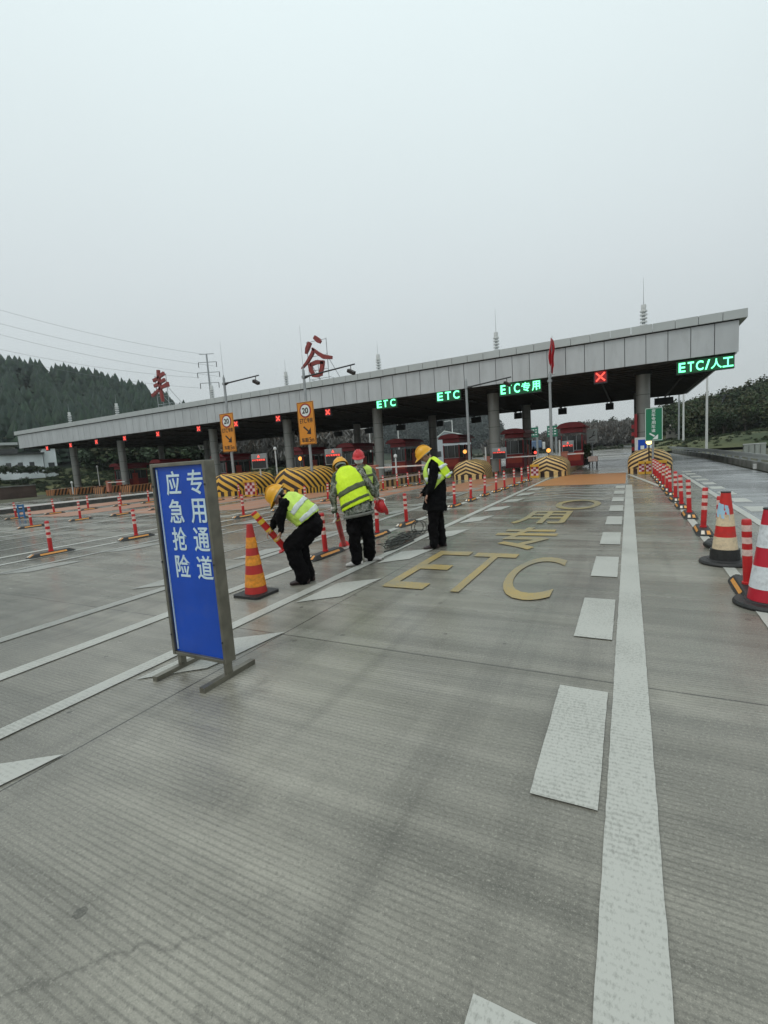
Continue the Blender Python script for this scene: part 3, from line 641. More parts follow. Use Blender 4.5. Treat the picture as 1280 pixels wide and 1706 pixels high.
con_t = [conifer_t(i) for i in range(6)]
leaf_t = [leafy_t(20+i, n=560, leaf=.030, clumps=11) for i in range(6)]
bare_t = [leafy_t(40+i, n=460, leaf=.034, bare=True, clumps=11) for i in range(6)]
wood_t = [leafy_t(60+i, n=240, leaf=.045, clumps=8) for i in range(5)]
woodb_t = [leafy_t(70+i, n=280, leaf=.045, bare=True, clumps=9) for i in range(5)]
# left conifer hill
P = hill('conifer_hill', [(-420, 640), (-200, 632), (0, 634), (60, 637), (110, 642), (150, 648), (200, 662), (240, 674), (265, 684), (330, 712), (420, 738), (560, 762)], 235, 125, 2, 330, M_SLOPE_D, lump=1.5, nx=120)
pts = np.concatenate([scatter(P, 3600, 1, 15.4), scatter(P, 520, 14.6, 16.2)])
mass('conifer_wood', con_t, pts, 9.0, M_CON, 'dark green conifer wood covering the hill at left', 'wood', wide=1.25, jit=.38)
mass('mixed_crowns', wood_t, scatter(P, 900, 1, 15.6), 6.5, [M_CON[0], M_CON[1], leafm('hill olive', (.034, .040, .020)), M_BARK], 'rounder olive and green crowns among the conifers on the left hill', 'wood', wide=1.3, jit=.4)
# scrubby bank on the left
P = hill('scrub_bank', [(-420, 772), (-100, 780), (0, 781), (95, 781), (180, 774), (260, 770), (340, 766), (420, 764), (520, 767), (600, 774)], 96, 74, -.1, 135, M_SLOPE, lump=.35, nx=120)
SCR = scatter(P, 1300, 1, 15)
mass('scrub', wood_t, SCR, .85, M_LF+[M_BARK], 'green and brown scrub on the bank left of the canopy', 'scrub', wide=1.5)
mass('wall_shrubs', wood_t, [tuple(PD(nrs.uniform(-40, 100), nrs.uniform(782, 787), nrs.uniform(80, 87))) for _ in range(60)], .95, M_LF+[M_BARK], 'green shrubs growing against the foot of the white workshop', 'shrubs', wide=1.5)
mass('bare_thicket', woodb_t, scatter(P, 380, 10, 17, 92, 119), 6.5, M_BR+[M_BARK], 'pale grey leafless thicket seen under the canopy behind the orange signs', 'thicket', wide=1.2)
mass('thicket', wood_t, scatter(P, 260, 12, 17, 68, 96), 5.0, M_LF+[M_BARK], 'dark green thicket seen under the left part of the canopy', 'thicket', wide=1.2)
# far grey hill in the middle
P = hill('far_hill', [(300, 705), (420, 688), (520, 676), (620, 672), (720, 676), (790, 696), (815, 706), (828, 718), (838, 735), (850, 750), (940, 756)], 520, 330, 0, 700, M_SLOPE_D, lump=3, nx=110)
mass('far_wood', wood_t, scatter(P, 3000, 1, 15.6), 12, [leafm('far wood dark', (.030, .045, .036)), leafm('far wood grey', (.06, .065, .055)), leafm('far wood mid', (.04, .05, .042)), M_BARK], 'blue grey wooded hill seen through the middle of the canopy', 'wood', wide=1.1)
# woods straight ahead
P = hill('winter_wood_rise', [(820, 762), (880, 754), (915, 744), (940, 727), (960, 722), (1000, 721), (1040, 719), (1085, 714), (1130, 716), (1200, 712)], 250, 150, 0, 340, M_SLOPE_G, lump=.8, nx=80)
mass('winter_wood', woodb_t, scatter(P, 2300, .5, 16), 5.5, M_BR+[M_BARK], 'brown grey leafless wood beyond the open lane', 'wood', wide=1.1)
mass('evergreen_tops', wood_t, scatter(P, 90, 13.5, 15.5), 6.5, M_LF+[M_BARK], 'dark evergreen crowns among the leafless wood beyond the open lane', 'wood')
# right hand hill
P = hill('green_hill', [(1085, 716), (1104, 702), (1124, 699), (1145, 696), (1160, 693), (1190, 688), (1209, 684), (1227, 678), (1246, 670), (1262, 664), (1280, 662), (1360, 640), (1500, 620), (1700, 600)], 125, 62, .2, 180, M_SLOPE, lump=.8, nx=110, curve=1.25)
def px_of(p):
    c = R.T@np.array([p[0], p[1], p[2]-H]); return 640+FPX*c[0]/-c[2], 853-FPX*c[1]/-c[2]
GP = [p for p in scatter(P, 620, 5.5, 16) if not (1103 < px_of(p)[0] < 1142 and math.hypot(p[0], p[1]) < 122)]
mass('green_wood', leaf_t, GP, 4.4, M_LF+[M_BARK], 'dark green wood covering the hill at right', 'wood', wide=1.15)
mass('brown_wood', bare_t, [p for p in scatter(P, 150, 6, 15, 40) if not (1103 < px_of(p)[0] < 1142 and math.hypot(p[0], p[1]) < 122)], 4.6, M_BR+[M_BARK], 'brown leafless trees among the green wood at right', 'wood', wide=1.1)
mass('verge_scrub', wood_t, scatter(P, 800, .3, 7), .6, M_LF+[M_BARK], 'low yellow green scrub behind the roadside barrier at right', 'scrub', wide=1.6)
pt = PD(1274, 664, 124)
mass('hedge_line', wood_t, [(x, 126+nrs.uniform(-2, 2), 0) for x in np.arange(-60, 4, 1.0)], 1.4, M_LF+[M_BARK], 'dark hedge across the far end of the open lane', 'hedge', wide=1.3)

# ------------------------------------------------------------------ bollards on long rubber bases
def post_mesh(s, z0, z1, r=.042, n=14, bands=True):
    cut = [(0, 0), (.055, 1), (.12, 0), (.18, 1), (.245, 0), (.305, 1), (.37, 0)]     # distance below the top, material
    prof = [(r*1.25, z0), (r*1.25, z0+.03), (r, z0+.035)]; ms = [0, 0]
    zs = [z1-.37]; mm = [0]
    prof.append((r, z1-.37)); ms.append(0)
    for k in range(6, 0, -1): prof.append((r*(1.03 if k % 2 == 0 else 1), z1-cut[k-1][0])); ms.append(1 if k % 2 == 0 else 0)
    prof[-1] = (r*.97, z1-.008); prof.append((r*.8, z1)); ms.append(0)
    s.lathe(prof, n=n, ms=ms)
def make_bollard(h=.74):
    t = thing('bollard', 'red bollard', 'bollard')
    b = MB(); a = [(-.13, 0), (.13, 0), (.075, .075), (-.075, .075)]; L = .47
    vs = []
    for y, k in ((-L, 1), (-L+.13, 0), (L-.13, 0), (L, 1)):
        for x, z in a: vs.append((x*(.8 if k else 1), y, (z if not k else z*.25)))
    b.add(vs, [(0, 1, 2, 3), (12, 13, 14, 15)]+[(k*4+i, k*4+(i+1) % 4, k*4+4+(i+1) % 4, k*4+4+i) for k in range(3) for i in range(4)])
    b.build('rubber_base', M_RUB, t, bevel=.008)
    b = MB()
    for sx_ in (-1, 1):
        n = Vector((.075, 0, .055)).normalized(); n.x *= sx_
        def Q(y, f): return Vector((sx_*(.13-.055*f), y, .075*f))+n*.004
        b.add([Q(-.27, .36), Q(.27, .36), Q(.27, .80), Q(-.27, .80)], [(0, 1, 2, 3)], 0)
    b.build('side_reflector', M_RUBY, t)
    b = MB()
    for sy in (-1, 1):
        def E(x, f): return Vector((x*(.8+.2*f)*(1-.42*f*.9), sy*(.47-.13*f), .01+.065*f-(.0)))+Vector((0, sy*.006, .010))
        for x0, x1, mi in ((-.085, -.02, 0), (.02, .085, 1)):
            b.add([E(x0, .15), E(x1, .15), E(x1, .85), E(x0, .85)], [(0, 1, 2, 3)], mi)
    b.build('end_reflector', [M_RUBW, M_RUBY], t)
    b = MB(); post_mesh(b, .065, h); b.build('post', [M_REDT, M_PINK], t, smooth=True)
    return t
proto = make_bollard(); used = [False]
GB = 'red and white bollards on rubber bases'
def bollard(x, y, label, rz=0, lean=(0, 0), sc=1):
    o = proto if not used[0] else copy_tree(proto); used[0] = True
    o.location = (x, y, .006); o.rotation_euler = (lean[0], lean[1], rz+rnd.uniform(-.05, .05)); o['label'] = label; o['group'] = GB
    po = [k for k in kids(o) if k.name.startswith('post')][0]; po.rotation_euler = (rnd.uniform(-.045, .045), rnd.uniform(-.04, .04), rnd.uniform(0, 6))
    return o
od = ordn+['eleventh', 'twelfth', 'thirteenth', 'fourteenth', 'fifteenth']
for i, (y, dx) in enumerate([(6.51, 0), (8.39, 0), (9.9, 0), (11.7, .02), (13.42, -.02), (15.0, 0), (16.6, .03), (17.99, .1), (19.2, .15), (20.8, .2), (22.3, .22), (23.6, .3)]):
    lab = {0: 'bollard with orange striped base between the two stooping yellow helmet men', 1: 'bollard right of the man in camouflage sleeves, under the held red helmet', 2: 'bollard on a black base beside the tangled cable', 3: 'bollard in the near row hidden behind the man in the long black coat'}.get(i, 'bollard in the row beside the open lane, %s back from the coat man' % od[i-4])
    bollard(-4.65+dx, y, lab)
for i, (x, y) in enumerate([(-11.22, 5.5), (-11.15, 7.46), (-11.15, 9.35), (-11.16, 11.25), (-11.1, 13.0), (-11.1, 14.5), (-11.09, 15.99), (-11.0, 19.2), (-10.9, 20.6), (-10.7, 21.94), (-10.57, 23.03), (-10.4, 24.2)]):
    lab = ['largest bollard at the left of the photo, nearest one left of the blue sign', 'bollard with an orange strip base close to the left of the blue sign', 'bollard hidden behind the blue sign', 'bollard just behind the top of the orange and red cone', 'bollard whose base shows behind the helmet of the stooping man at left', 'slim bollard rising above the back of the stooping man', 'bollard to the left of the man with camouflage sleeves, before the slanted nose', 'bollard behind the man in the red helmet', 'bollard just right of the red helmet man, at the start of the far row', 'second bollard of the far row before the block kerb', 'third bollard of the far row before the block kerb', 'last bollard of the far row, next to the face of the coat man'][i]
    bollard(x, y, lab)
for i, (x, y) in enumerate([(-18.93, 8.78), (-18.98, 10.5), (-18.75, 12.0), (-18.8, 13.8), (-18.8, 15.5), (-18.85, 17.25), (-18.5, 18.5), (-17.9, 19.2)]):
    bollard(x, y, 'bollard in the second row from the left, %s from the front' % ordn[i])
for i, (x, y) in enumerate([(-24.8, 10.95), (-24.85, 12.58), (-24.6, 14.06), (-24.4, 15.7), (-23.9, 17.0), (-23.9, 18.6)]):
    bollard(x, y, 'bollard in the far left row, %s from the front' % ordn[i])
for i, y in enumerate([9.35, 11.22, 12.69, 14.15, 15.6, 16.95, 18.4, 19.85, 21.3, 22.7, 24.0]):
    bollard(1.1-.012*i, y, ('bollard standing just left of the cone with the blue paper' if i == 0 else 'bollard in the right hand row, %s beyond the cone with the blue paper' % od[i]))
bollard(1.13, 7.95, 'bollard half hidden behind the cone with the blue paper')
b0 = G(1247, 985); bollard(b0.x, b0.y, 'nearest bollard at the right edge, between the two cones')

def loose_post(a, b, label, yb=False, flange=True, bands=3):
    a, b = Vector(a), Vector(b); L = (b-a).length; t = thing('loose_post', label, 'bollard post', a, group='loose red posts being moved')
    t.rotation_mode = 'QUATERNION'; t.rotation_quaternion = (b-a).to_track_quat('Z', 'Y')
    s = MB()
    if bands == 1: s.lathe([(.045, 0), (.045, L-.19), (.047, L-.19), (.047, L-.13), (.045, L-.13), (.045, L-.01), (.04, L)], n=14, ms=[0, 0, 1, 0, 0, 0])
    else: s.lathe([(.045, 0), (.045, L-.5), (.047, L-.5), (.047, L-.45), (.045, L-.45), (.045, L-.35), (.047, L-.35), (.047, L-.29), (.045, L-.29), (.045, L-.19), (.047, L-.19), (.047, L-.13), (.045, L-.13), (.045, L-.09), (.047, L-.09), (.047, L-.03), (.04, L)], n=14, ms=[0, 0, 1, 0, 0, 0, 1, 0, 0, 0, 1, 0, 0, 0, 1, 0])
    s.build('post', [M_REDT, M_YREF], t, smooth=True)
    if flange: s = MB(); s.cyl((0, 0, 0), (0, 0, .014), .10, n=18); s.build('flange', M_REDT, t)
    return t

# ------------------------------------------------------------------ traffic cones
def cone(loc, label, h, r0, r1, bands, mats, base, sleeve=None, lip=True, tilt=0):
    t = thing('traffic_cone', label, 'traffic cone', loc, group='tall traffic cones')
    s = MB(); prof = []; ms = []
    for k, (f0, f1, mi) in enumerate(bands):
        for f in (f0, f1):
            e = .003 if mi else 0; prof.append((r0+(r1-r0)*f+e, .035+(h-.035)*f))
        ms += [mi, mi]
    ms = ms[:len(prof)-1]; s.lathe(prof, n=28, ms=ms); s.build('cone_body', mats, t, smooth=True)
    if lip: s = MB(); s.cyl((0, 0, h), (0, 0, h+.012), r1+.004, n=20); s.build('cap', M_RUB, t)
    s = MB()
    if base == 'round': s.lathe([(.0, 0), (.27, 0), (.275, .02), (.26, .045), (.21, .05), (.19, .05), (.185, .06)], n=40)
    else:
        k = .21; s.prism([(-k, -k+.03), (-k+.03, -k), (k-.03, -k), (k, -k+.03), (k, k-.03), (k-.03, k), (-k+.03, k), (-k, k-.03)], 'z', 0, .036)
    s.build('base', M_RUB, t, bevel=.004)
    if sleeve: s = MB(); s.lathe([(r0+.012, .03), (r0+.004, sleeve), (r0-.01, sleeve)], n=28); s.build('rubber_sleeve', M_RUB, t, smooth=True)
    return t
c1 = G(1208, 938)
cn = cone(c1, 'red and cream banded cone with a pale blue paper stuck on it', .89, .150, .05, [(0, .17, 0), (.17, .36, 1), (.36, .52, 0), (.52, .69, 1), (.69, 1, 0)], [M_RED, M_CREAM], 'round', sleeve=.19)
s = MB(); vs = []; n = 8                                  # paper wrapped on the cone's near side
for k in range(n+1):
    for j in range(4):
        f = .66+.20*j/3+.012*k/n; r = .150+(.05-.150)*f+.006+.004*math.sin(k*1.7+j)
        a = math.radians(-175+105*k/n); vs.append((r*math.cos(a), r*math.sin(a), .035+.855*f-.05*(k/n)))
s.add(vs, [(k*4+j, (k+1)*4+j, (k+1)*4+j+1, k*4+j+1) for k in range(n) for j in range(3)])
s.build('paper', mat('pale blue paper', (.36, .56, .70), .7, vary=.15, scale=6), cn, smooth=True)
c2 = G(1281, 1008)
cone(c2, 'red and white banded cone cut by the right edge of the photo', .90, .165, .055, [(0, .16, 0), (.16, .40, 1), (.40, .60, 0), (.60, .84, 1), (.84, 1, 0)], [mat('crimson plastic', (.50, .012, .03), .35, vary=.08), M_WREF], 'round')
c3 = G(427, 990)
cone(c3, 'orange and red banded cone in front of the stooping man at left', .90, .140, .035, [(0, .10, 0), (.10, .28, 1), (.28, .41, 0), (.41, .55, 1), (.55, .66, 0), (.66, .81, 1), (.81, 1, 0)], [mat('faded red plastic', (.44, .022, .018), .5, vary=.15), M_OREF], 'square', lip=False)
# rubber hose end lying by the cone
s = MB(); p0 = G(1186, 912); s.tube([p0+Vector((-.02, .10, .05)), p0+Vector((-.06, 0, .05)), p0+Vector((.0, -.12, .04)), p0+Vector((.10, -.26, .045)), p0+Vector((.2, -.36, .04))], .045, 12)
tag(s.build('rubber_hose', M_RUB, smooth=True), 'short black rubber hose lying behind the foot of the blue paper cone', 'hose')

# ------------------------------------------------------------------ blue lane sign on a stainless frame
sg = thing('lane_sign_stand', 'blue upright sign with eight white characters in a dull stainless frame', 'sign stand', (-3.315, 2.4, 0))
W_, T_, B_ = .60, 1.675, .13
s = MB(); s.box((W_/2, .05, (T_+B_)/2), (W_-.05, .05, T_-B_-.05)); s.build('blue_panel', M_BLUE, sg)
s = MB()
for x in (.014, W_-.014): s.box((x, .05, (T_+B_)/2), (.028, .10, T_-B_))
for z in (B_+.014, T_-.014): s.box((W_/2, .05, z), (W_-.059, .098, .028))
s.build('frame', M_STAIN, sg, bevel=.004)
s = MB(); s.box((.050, .022, (T_+B_)/2), (.006, .012, T_-B_-.09)); s.build('inner_trim', M_BLUEW, sg)
s = MB()
for k, (a, b_) in enumerate(zip('应急抢险', '专用通道')):
    zt = 1.612-.2165*k; letters(s, a, .140, .300, zt-.185, zt, .024, th=.004, bold=.013); letters(s, b_, .380, .545, zt-.185, zt, .024, th=.004, bold=.011)
s.build('lettering', M_BLUEW, sg)
for x in (.014, W_-.014):
    for z in (.3, .9, 1.5): s = MB(); s.cyl((x, -.001, z), (x, -.006, z), .008, n=8); s.build('bolt', M_DKMET, sg)
for x in (.04, W_-.04):
    s = MB(); s.box((x, .05, .07), (.04, .05, .14)); s.box((x, .05, .02), (.05, .52, .04)); s.build('foot', M_STAIN, sg)

# ------------------------------------------------------------------ orange 20 signs on masts with arms
def mast(px_x, y, ztop, label, sign=True, arm=None, z0=.2, lab_dev=True, rod=0, r=.085, zc=3.8):
    t = thing('mast', label, 'mast', (px_x, y, z0), group='grey masts on the toll islands')
    s = MB(); s.cyl((0, 0, 0), (0, 0, ztop-z0), r, r*.85, n=16); s.cyl((0, 0, 0), (0, 0, .03), .2, n=16); s.cyl((0, 0, ztop-z0-.42), (0, 0, ztop-z0-.30), r*1.5, n=16); s.cyl((0, 0, ztop-z0), (0, 0, ztop-z0+.14), .05, .03, n=10)
    s.build('pole', M_STEEL, t, smooth=True)
    if rod: s = MB(); s.cyl((0, 0, ztop-z0+.1), (0, 0, ztop-z0+rod), .012, .006, n=6); s.build('rod', M_STEEL, t)
    if arm:
        L, dz, dev = arm; za = ztop-z0-.36
        s = MB(); s.cyl((.05, 0, za), (L, 0, za+dz), .045, .035, n=10); s.cyl((.08, 0, za-.02), (.35, 0, za+.02), .09, .05, n=12); a = s.build('arm', M_DKMET, t, smooth=True)
        if dev: s = MB(); s.cyl((L-.25, 0, za+dz), (L-.25, 0, za+dz-.22), .02, n=8); s.box((L-.22, -.03, za+dz-.36), (.42, .2, .16), rot=Matrix.Rotation(.5, 3, 'Y')@Matrix.Rotation(.3, 3, 'X')); s.build('camera_unit', M_BLK, t)
    if sign:
        yb = -.12; s = MB(); w, z1, z2 = 1.12, 2.62-z0, 4.93-z0
        s.box((0, yb, (z1+z2)/2), (w, .03, z2-z1)); s.build('sign_board', M_ORS, t, bevel=.01)
        s = MB(); e = .035
        for zz in (z1+e, z2-e): s.box((0, yb-.019, zz), (w-2*e, .006, .022))
        for xx in (-w/2+e, w/2-e): s.box((xx, yb-.019, (z1+z2)/2), (.022, .006, z2-z1-2*e-.03))
        def zz(f): return z2-(z2-z1)*f
        ye = yb-.017; 
        letters(s, 'ETC', -.42, .02, zz(.495), zz(.385), ye, bold=.01); letters(s, '专用', .06, .43, zz(.495), zz(.38), ye, bold=.02)
        s.bar((-.20, ye-.004, zz(.575)), (.13, ye-.004, zz(.70)), .008, .085); s.prism([(.26, zz(.765)), (.27, zz(.61)), (-.02, zz(.745))], 'y', ye-.009, ye-.001)
        letters(s, '车距', -.40, .08, zz(.945), zz(.835), ye, bold=.02); letters(s, '5m', .12, .44, zz(.945), zz(.835), ye, bold=.012)
        s.build('lettering', M_BLK, t)
        s = MB(); zc_ = zz(.205)
        s.cyl((0, ye+.002, zc_), (0, ye-.010, zc_), .385, n=36, m=0); s.cyl((0, ye-.010, zc_), (0, ye-.014, zc_), .305, n=36, m=1)
        letters(s, '20', -.21, .21, zc_-.16, zc_+.16, ye-.014, th=.006, bold=.03, m=2); s.build('speed_roundel', [M_DRED, M_SIGNW, M_BLK], t)
    return t
mast(-21.6, 21.3, 7.05, 'left one of the two grey masts with an orange 20 sign', arm=(2.75, .12, True), rod=2.1)
mast(-15.65, 21.25, 6.62, 'right one of the two grey masts with an orange 20 sign', arm=(3.25, .2, True), rod=2.35)
mast(-8.36, 27.1, 5.7, 'grey mast with a thin arm and no sign behind the standing man', sign=False, arm=(2.6, .25, True))
pf = mast(-3.8, 27.6, 5.52, 'grey mast with a hanging red flag on top', sign=False)
# flag
fl = thing('red_flag', 'limp red flag on a thin staff above the canopy edge', 'flag', (-3.72, 27.6, 5.52))
s = MB(); s.cyl((0, 0, -.2), (.1, 0, 2.0), .02, .012, n=8); s.cyl((-.22, 0, -.02), (.22, 0, -.02), .03, n=8); s.build('staff', M_STEEL, fl)
s = MB(); vs = []; nxx, nzz = 9, 12
for j in range(nzz+1):
    f = j/nzz; wd = .05+.24*math.sin(math.pi*min(1, f*.85+.08))**.8
    for i in range(nxx+1):
        a = i/nxx; vs.append((.09-.09*f*.8+(a-.5)*wd*(1-.4*(f > .8))+.03*math.sin(f*9), .07*math.sin(a*14+f*5)*min(1, f*3+.2), 1.92-1.82*f-.14*a))
s.add(vs, [(j*(nxx+1)+i, j*(nxx+1)+i+1, (j+1)*(nxx+1)+i+1, (j+1)*(nxx+1)+i) for j in range(nzz) for i in range(nxx)])
s.build('cloth', mat('red flag cloth', (.42, .012, .02), .7, vary=.2, scale=6), fl, smooth=True)

# green vertical sign with arrow
gs = thing('green_sign', 'green upright sign with small white characters and an arrow on a post', 'road sign', (.98, 24.85, 0))
s = MB(); s.cyl((0, .06, 0), (0, .06, 3.0), .045, n=12); s.cyl((0, .06, 0), (0, .06, .03), .12, n=12); s.build('post', M_STEEL, gs, smooth=True)
s = MB(); s.box((.04, 0, 2.28), (.70, .02, 1.50)); s.build('sign_board', M_GREEN, gs)
s = MB(); 
for z in (1.56, 3.0): s.box((.04, -.014, z), (.66, .006, .02))
for x in (-.29, .37): s.box((x, -.014, 2.28), (.02, .006, 1.42))
for k, ch in enumerate('货车专用车道'): letters(s, ch, -.055, .105, 2.80-.175*k, 2.955-.175*k, -.012, th=.004, bold=.012)
s.bar((-.13, -.015, 1.88), (.07, -.015, 1.74), .008, .065); s.prism([(.20, 1.61), (.21, 1.82), (.13, 1.76), (.03, 1.66), (-.02, 1.60)], 'y', -.02, -.012)
s.build('lettering', M_SIGNW, gs)
# warning lamps
def lamp(x, y, z, r, label, m, z0):
    t = thing('warning_lamp', label, 'warning lamp', (x, y, z0), group='round amber warning lamps')
    s = MB(); s.cyl((0, 0, 0), (0, 0, z-z0-r), .03, n=8); s.cyl((0, .05, z-z0), (0, -.05, z-z0), r*1.22, n=24); s.build('housing', M_BLK, t)
    s = MB(); s.cyl((0, -.05, z-z0), (0, -.066, z-z0), r, n=24); s.build('lens', m, t)
lamp(.84, 25.3, 1.50, .125, 'brightly lit round amber lamp below the green sign', M_LAMPY, .6)
for px, py, y, lb in ((915, 750.5, 27.2, 'orange lamp above the chevron nose by the flag mast'), (776, 752.5, 27.2, 'orange lamp above the chevron nose behind the coat man'), (500.5, 764, 21.6, 'orange lamp above the slanted nose under the second orange sign')):
    p = PY(px, py, y); lamp(p.x, y, p.z, .115, lb, M_LAMPO, 1.0)
p = PY(893, 754, 33); lamp(p.x, 33, p.z, .1, 'red lit lamp on the island left of the flag mast', M_LEDR, .2)
# checkered boards
def checker(px0, px1, y, ztop, label, nx=3, nz_=4, z0=.02):
    x0, x1 = px0, px1; w = x1-x0; t = thing('checkered_board', label, 'warning board', ((x0+x1)/2, y, z0), group='red and white checkered boards')
    h = ztop-z0; s = MB(); s.box((0, .03, h/2), (w, .04, h)); s.box((0, -.01, .05), (w, .09, .1)); s.box((0, -.01, h-.06), (w, .09, .12)); s.build('frame', M_CHKY, t)
    s = MB(); zc0, zc1 = .11, h-.13
    for i in range(nx):
        for j in range(nz_): s.box((-w*.43+w*.86*(i+.5)/nx, .004, zc0+(zc1-zc0)*(j+.5)/nz_), (w*.86/nx-.004, .012, (zc1-zc0)/nz_-.004), m=(i+j) % 2)
    s.build('squares', [M_CHKW, M_CHKR], t)
checker(.40, .66, 25.15, .62, 'narrow checkered board left of the green sign post, leftmost of the pair', 2, 4)
checker(.70, .94, 25.15, .62, 'narrow checkered board right against the green sign post', 2, 4)
checker(1.05, 1.55, 25.2, .62, 'checkered board behind the far end of the right hand bollard row', 3, 4)
checker(-4.62, -4.18, 25.6, .72, 'checkered board before the chevron nose by the flag mast', 3, 4)
pa, pb = PY(405, 800, 19.0), PY(424, 800, 19.0); checker(pa.x, pb.x, 19.0, .92, 'checkered board before the slanted nose beside the blue sign', 4, 4)

# ------------------------------------------------------------------ booths, boards, barrier machines
def booth(xc, y, label, w=1.35, L=3.2, h=2.5, z0=.22):
    t = thing('toll_booth', label, 'toll booth', (xc, y, z0), group='dark red toll booths on the islands')
    s = MB(); s.box((0, L/2, .5), (w, L, 1.0)); s.box((0, L/2, h-.16), (w+.02, L+.02, .3)); 
    for x in (-w/2+.04, w/2-.04):
        for yy in (.04, L*.5, L-.04): s.box((x, yy, 1.5), (.08, .08, 1.05))
    s.build('body', M_BOOTH, t)
    s = MB(); s.box((0, -.012, .62), (w*.8, .03, .55)); s.build('front_panel', M_BOOTHR, t)
    s = MB(); s.box((0, L/2, 1.5), (w-.12, L-.12, .98)); s.build('glazing', M_GLASS, t)
    s = MB()
    for x in (-w*.2, w*.22): s.box((x, -.002, 1.5), (.035, .03, .96))
    s.box((0, -.002, 1.02), (w-.1, .03, .04)); s.box((w/2+.002, L*.3, 1.5), (.03, .035, .96)); s.box((w/2+.002, L*.72, 1.5), (.03, .035, .96)); s.build('window_frame', M_STEEL, t)
    s = MB(); n = 8; hw = w/2+.22
    poly = [(-hw, h), (-hw, h+.1)]+[(-hw*.92*math.cos(math.pi*k/n), h+.12+.26*math.sin(math.pi*k/n)) for k in range(n+1)]+[(hw, h+.1), (hw, h)]
    s.prism(poly, 'y', -.45, L+.3); s.build('roof', M_BOOTH, t, bevel=.02)
    s = MB(); s.box((w/2+.014, L*.5, .85), (.03, .7, 1.6)); d = s.build('door', M_BOOTHR, t)
    return t
M_BWH = mat('black and white corner tape', (.05, .03, .03), .5)
booth(-3.35, 33.6, 'dark red booth on the island below the flag, nearest to the open lane')
booth(-7.5, 35.5, 'dark red booth behind the grey column right of the thin armed mast')
booth(-12.3, 35.2, 'dark red booth with pale windows just right of the coat man')
booth(-16.9, 35.2, 'dark red booth left of the coat man, behind the white arm of the barrier')
booth(-21.5, 34.6, 'dark red booth behind the man in the red helmet')
booth(-26.2, 33.6, 'dark red booth left of the second orange sign mast')
booth(-35.0, 33, 'dark red booth under the left part of the canopy beside the blue sign')
booth(-44.0, 33, 'dark red booth in the shade left of the blue sign')
booth(-52.6, 34, 'dark red booth near the left end of the canopy')
def info_board(x, y, z0, zb, w, h, label, text='ETC专用车道', post=M_WPAINT):
    t = thing('info_board', label, 'display board', (x, y, z0), group='red lettered display boards on posts')
    s = MB(); s.cyl((0, .04, 0), (0, .04, zb-z0), .045, n=10); s.build('post', post, t)
    s = MB(); s.box((0, .04, zb-z0+h/2), (w, .10, h)); s.build('case', M_STEEL, t, bevel=.01)
    s = MB(); s.box((0, -.016, zb-z0+h*.36), (w*.9, .012, h*.62)); s.build('screen', M_DKMET, t)
    s = MB(); letters(s, text, -w*.42, w*.42, zb-z0+h*.53, zb-z0+h*.66, -.022, th=.004, bold=.03)
    s.prism([(-w*.09, zb-z0+h*.76), (w*.09, zb-z0+h*.76), (0, zb-z0+h*.93)], 'y', -.034, -.018); s.build('lit_text', M_LEDR, t)
info_board(-20.65, 22.6, .2, 1.45, 1.25, .95, 'grey cased board with a line of red lit text below the first orange sign')
info_board(-15.25, 22.9, .2, 1.42, 1.15, .92, 'grey cased board with red lit text behind the man in camouflage sleeves')
info_board(-7.35, 30.2, .2, 1.02, .92, .72, 'red lit board on a post right of the third chevron nose', post=M_BOOTHR)
info_board(-3.25, 30.4, .2, 1.15, .66, .72, 'small board with a dark screen in front of the nearest booth', post=M_BOOTHR, text='ETC')
def barrier(x, y, L, label, rz=0, zb=1.0):
    t = thing('barrier_gate', label, 'barrier', (x, y, .2), rz, group='lane barriers with white arms')
    s = MB(); s.box((0, 0, .5), (.36, .32, 1.0)); s.box((0, 0, 1.02), (.42, .38, .05)); s.build('cabinet', M_PINKC, t, bevel=.015)
    s = MB()
    n = max(2, int(L/.45))
    for k in range(n): s.box((.2+L*(k+.5)/n, -.2, zb-.12), (L/n, .03, .075), m=k % 2)
    s.build('arm', [M_WPAINT, M_PINK], t)
    return t
M_PINKC = mat('faded orange cabinet', (.42, .15, .10), .5, vary=.2, scale=2)
barrier(-12.75, 23.2, 3.0, 'faded pink barrier cabinet with a long white arm behind the coat man')
barrier(-3.4, 29.9, .0001+.9, 'orange barrier cabinet in front of the nearest booth')
barrier(-8.3, 31.0, 3.0, 'orange barrier cabinet with its white arm across the lane left of the flag')
barrier(-16.4, 25.5, 2.6, 'barrier cabinet with a white arm behind the slanted nose', math.pi)
barrier(-44.4, 27.6, 2.6, 'barrier cabinet with a white arm between the low striped ends')
# white camera posts on the islands
for x, y, h, lb in ((-12.5, 25.6, 1.55, 'white post with a small dome on the block kerb island'), (-7.9, 29.0, 1.85, 'slim dark topped post behind the third chevron nose'), (-20.9, 24.5, 2.6, 'tall thin white post left of the booth row'), (-33.9, 26.5, 1.6, 'short white post near the blue sign on a striped end'), (-47.6, 26, 1.2, 'short grey post on a low striped end at left'), (-51.5, 31, 2.7, 'thin leaning white pole near the left columns'), (-3.62, 29.6, 1.95, 'white camera post in front of the nearest booth')):
    t = thing('camera_post', lb, 'camera post', (x, y, .2), group='thin white camera posts on the islands')
    s = MB(); s.cyl((0, 0, 0), (0, 0, h-.2), .05, .045, n=10); s.build('post', M_WPAINT, t, smooth=True)
    s = MB(); s.lathe([(.03, h-.2), (.10, h-.16), (.11, h-.05), (.06, h+.02), (.01, h+.04)], n=12); s.build('dome', M_DKMET if x > -10 else M_WPAINT, t, smooth=True)
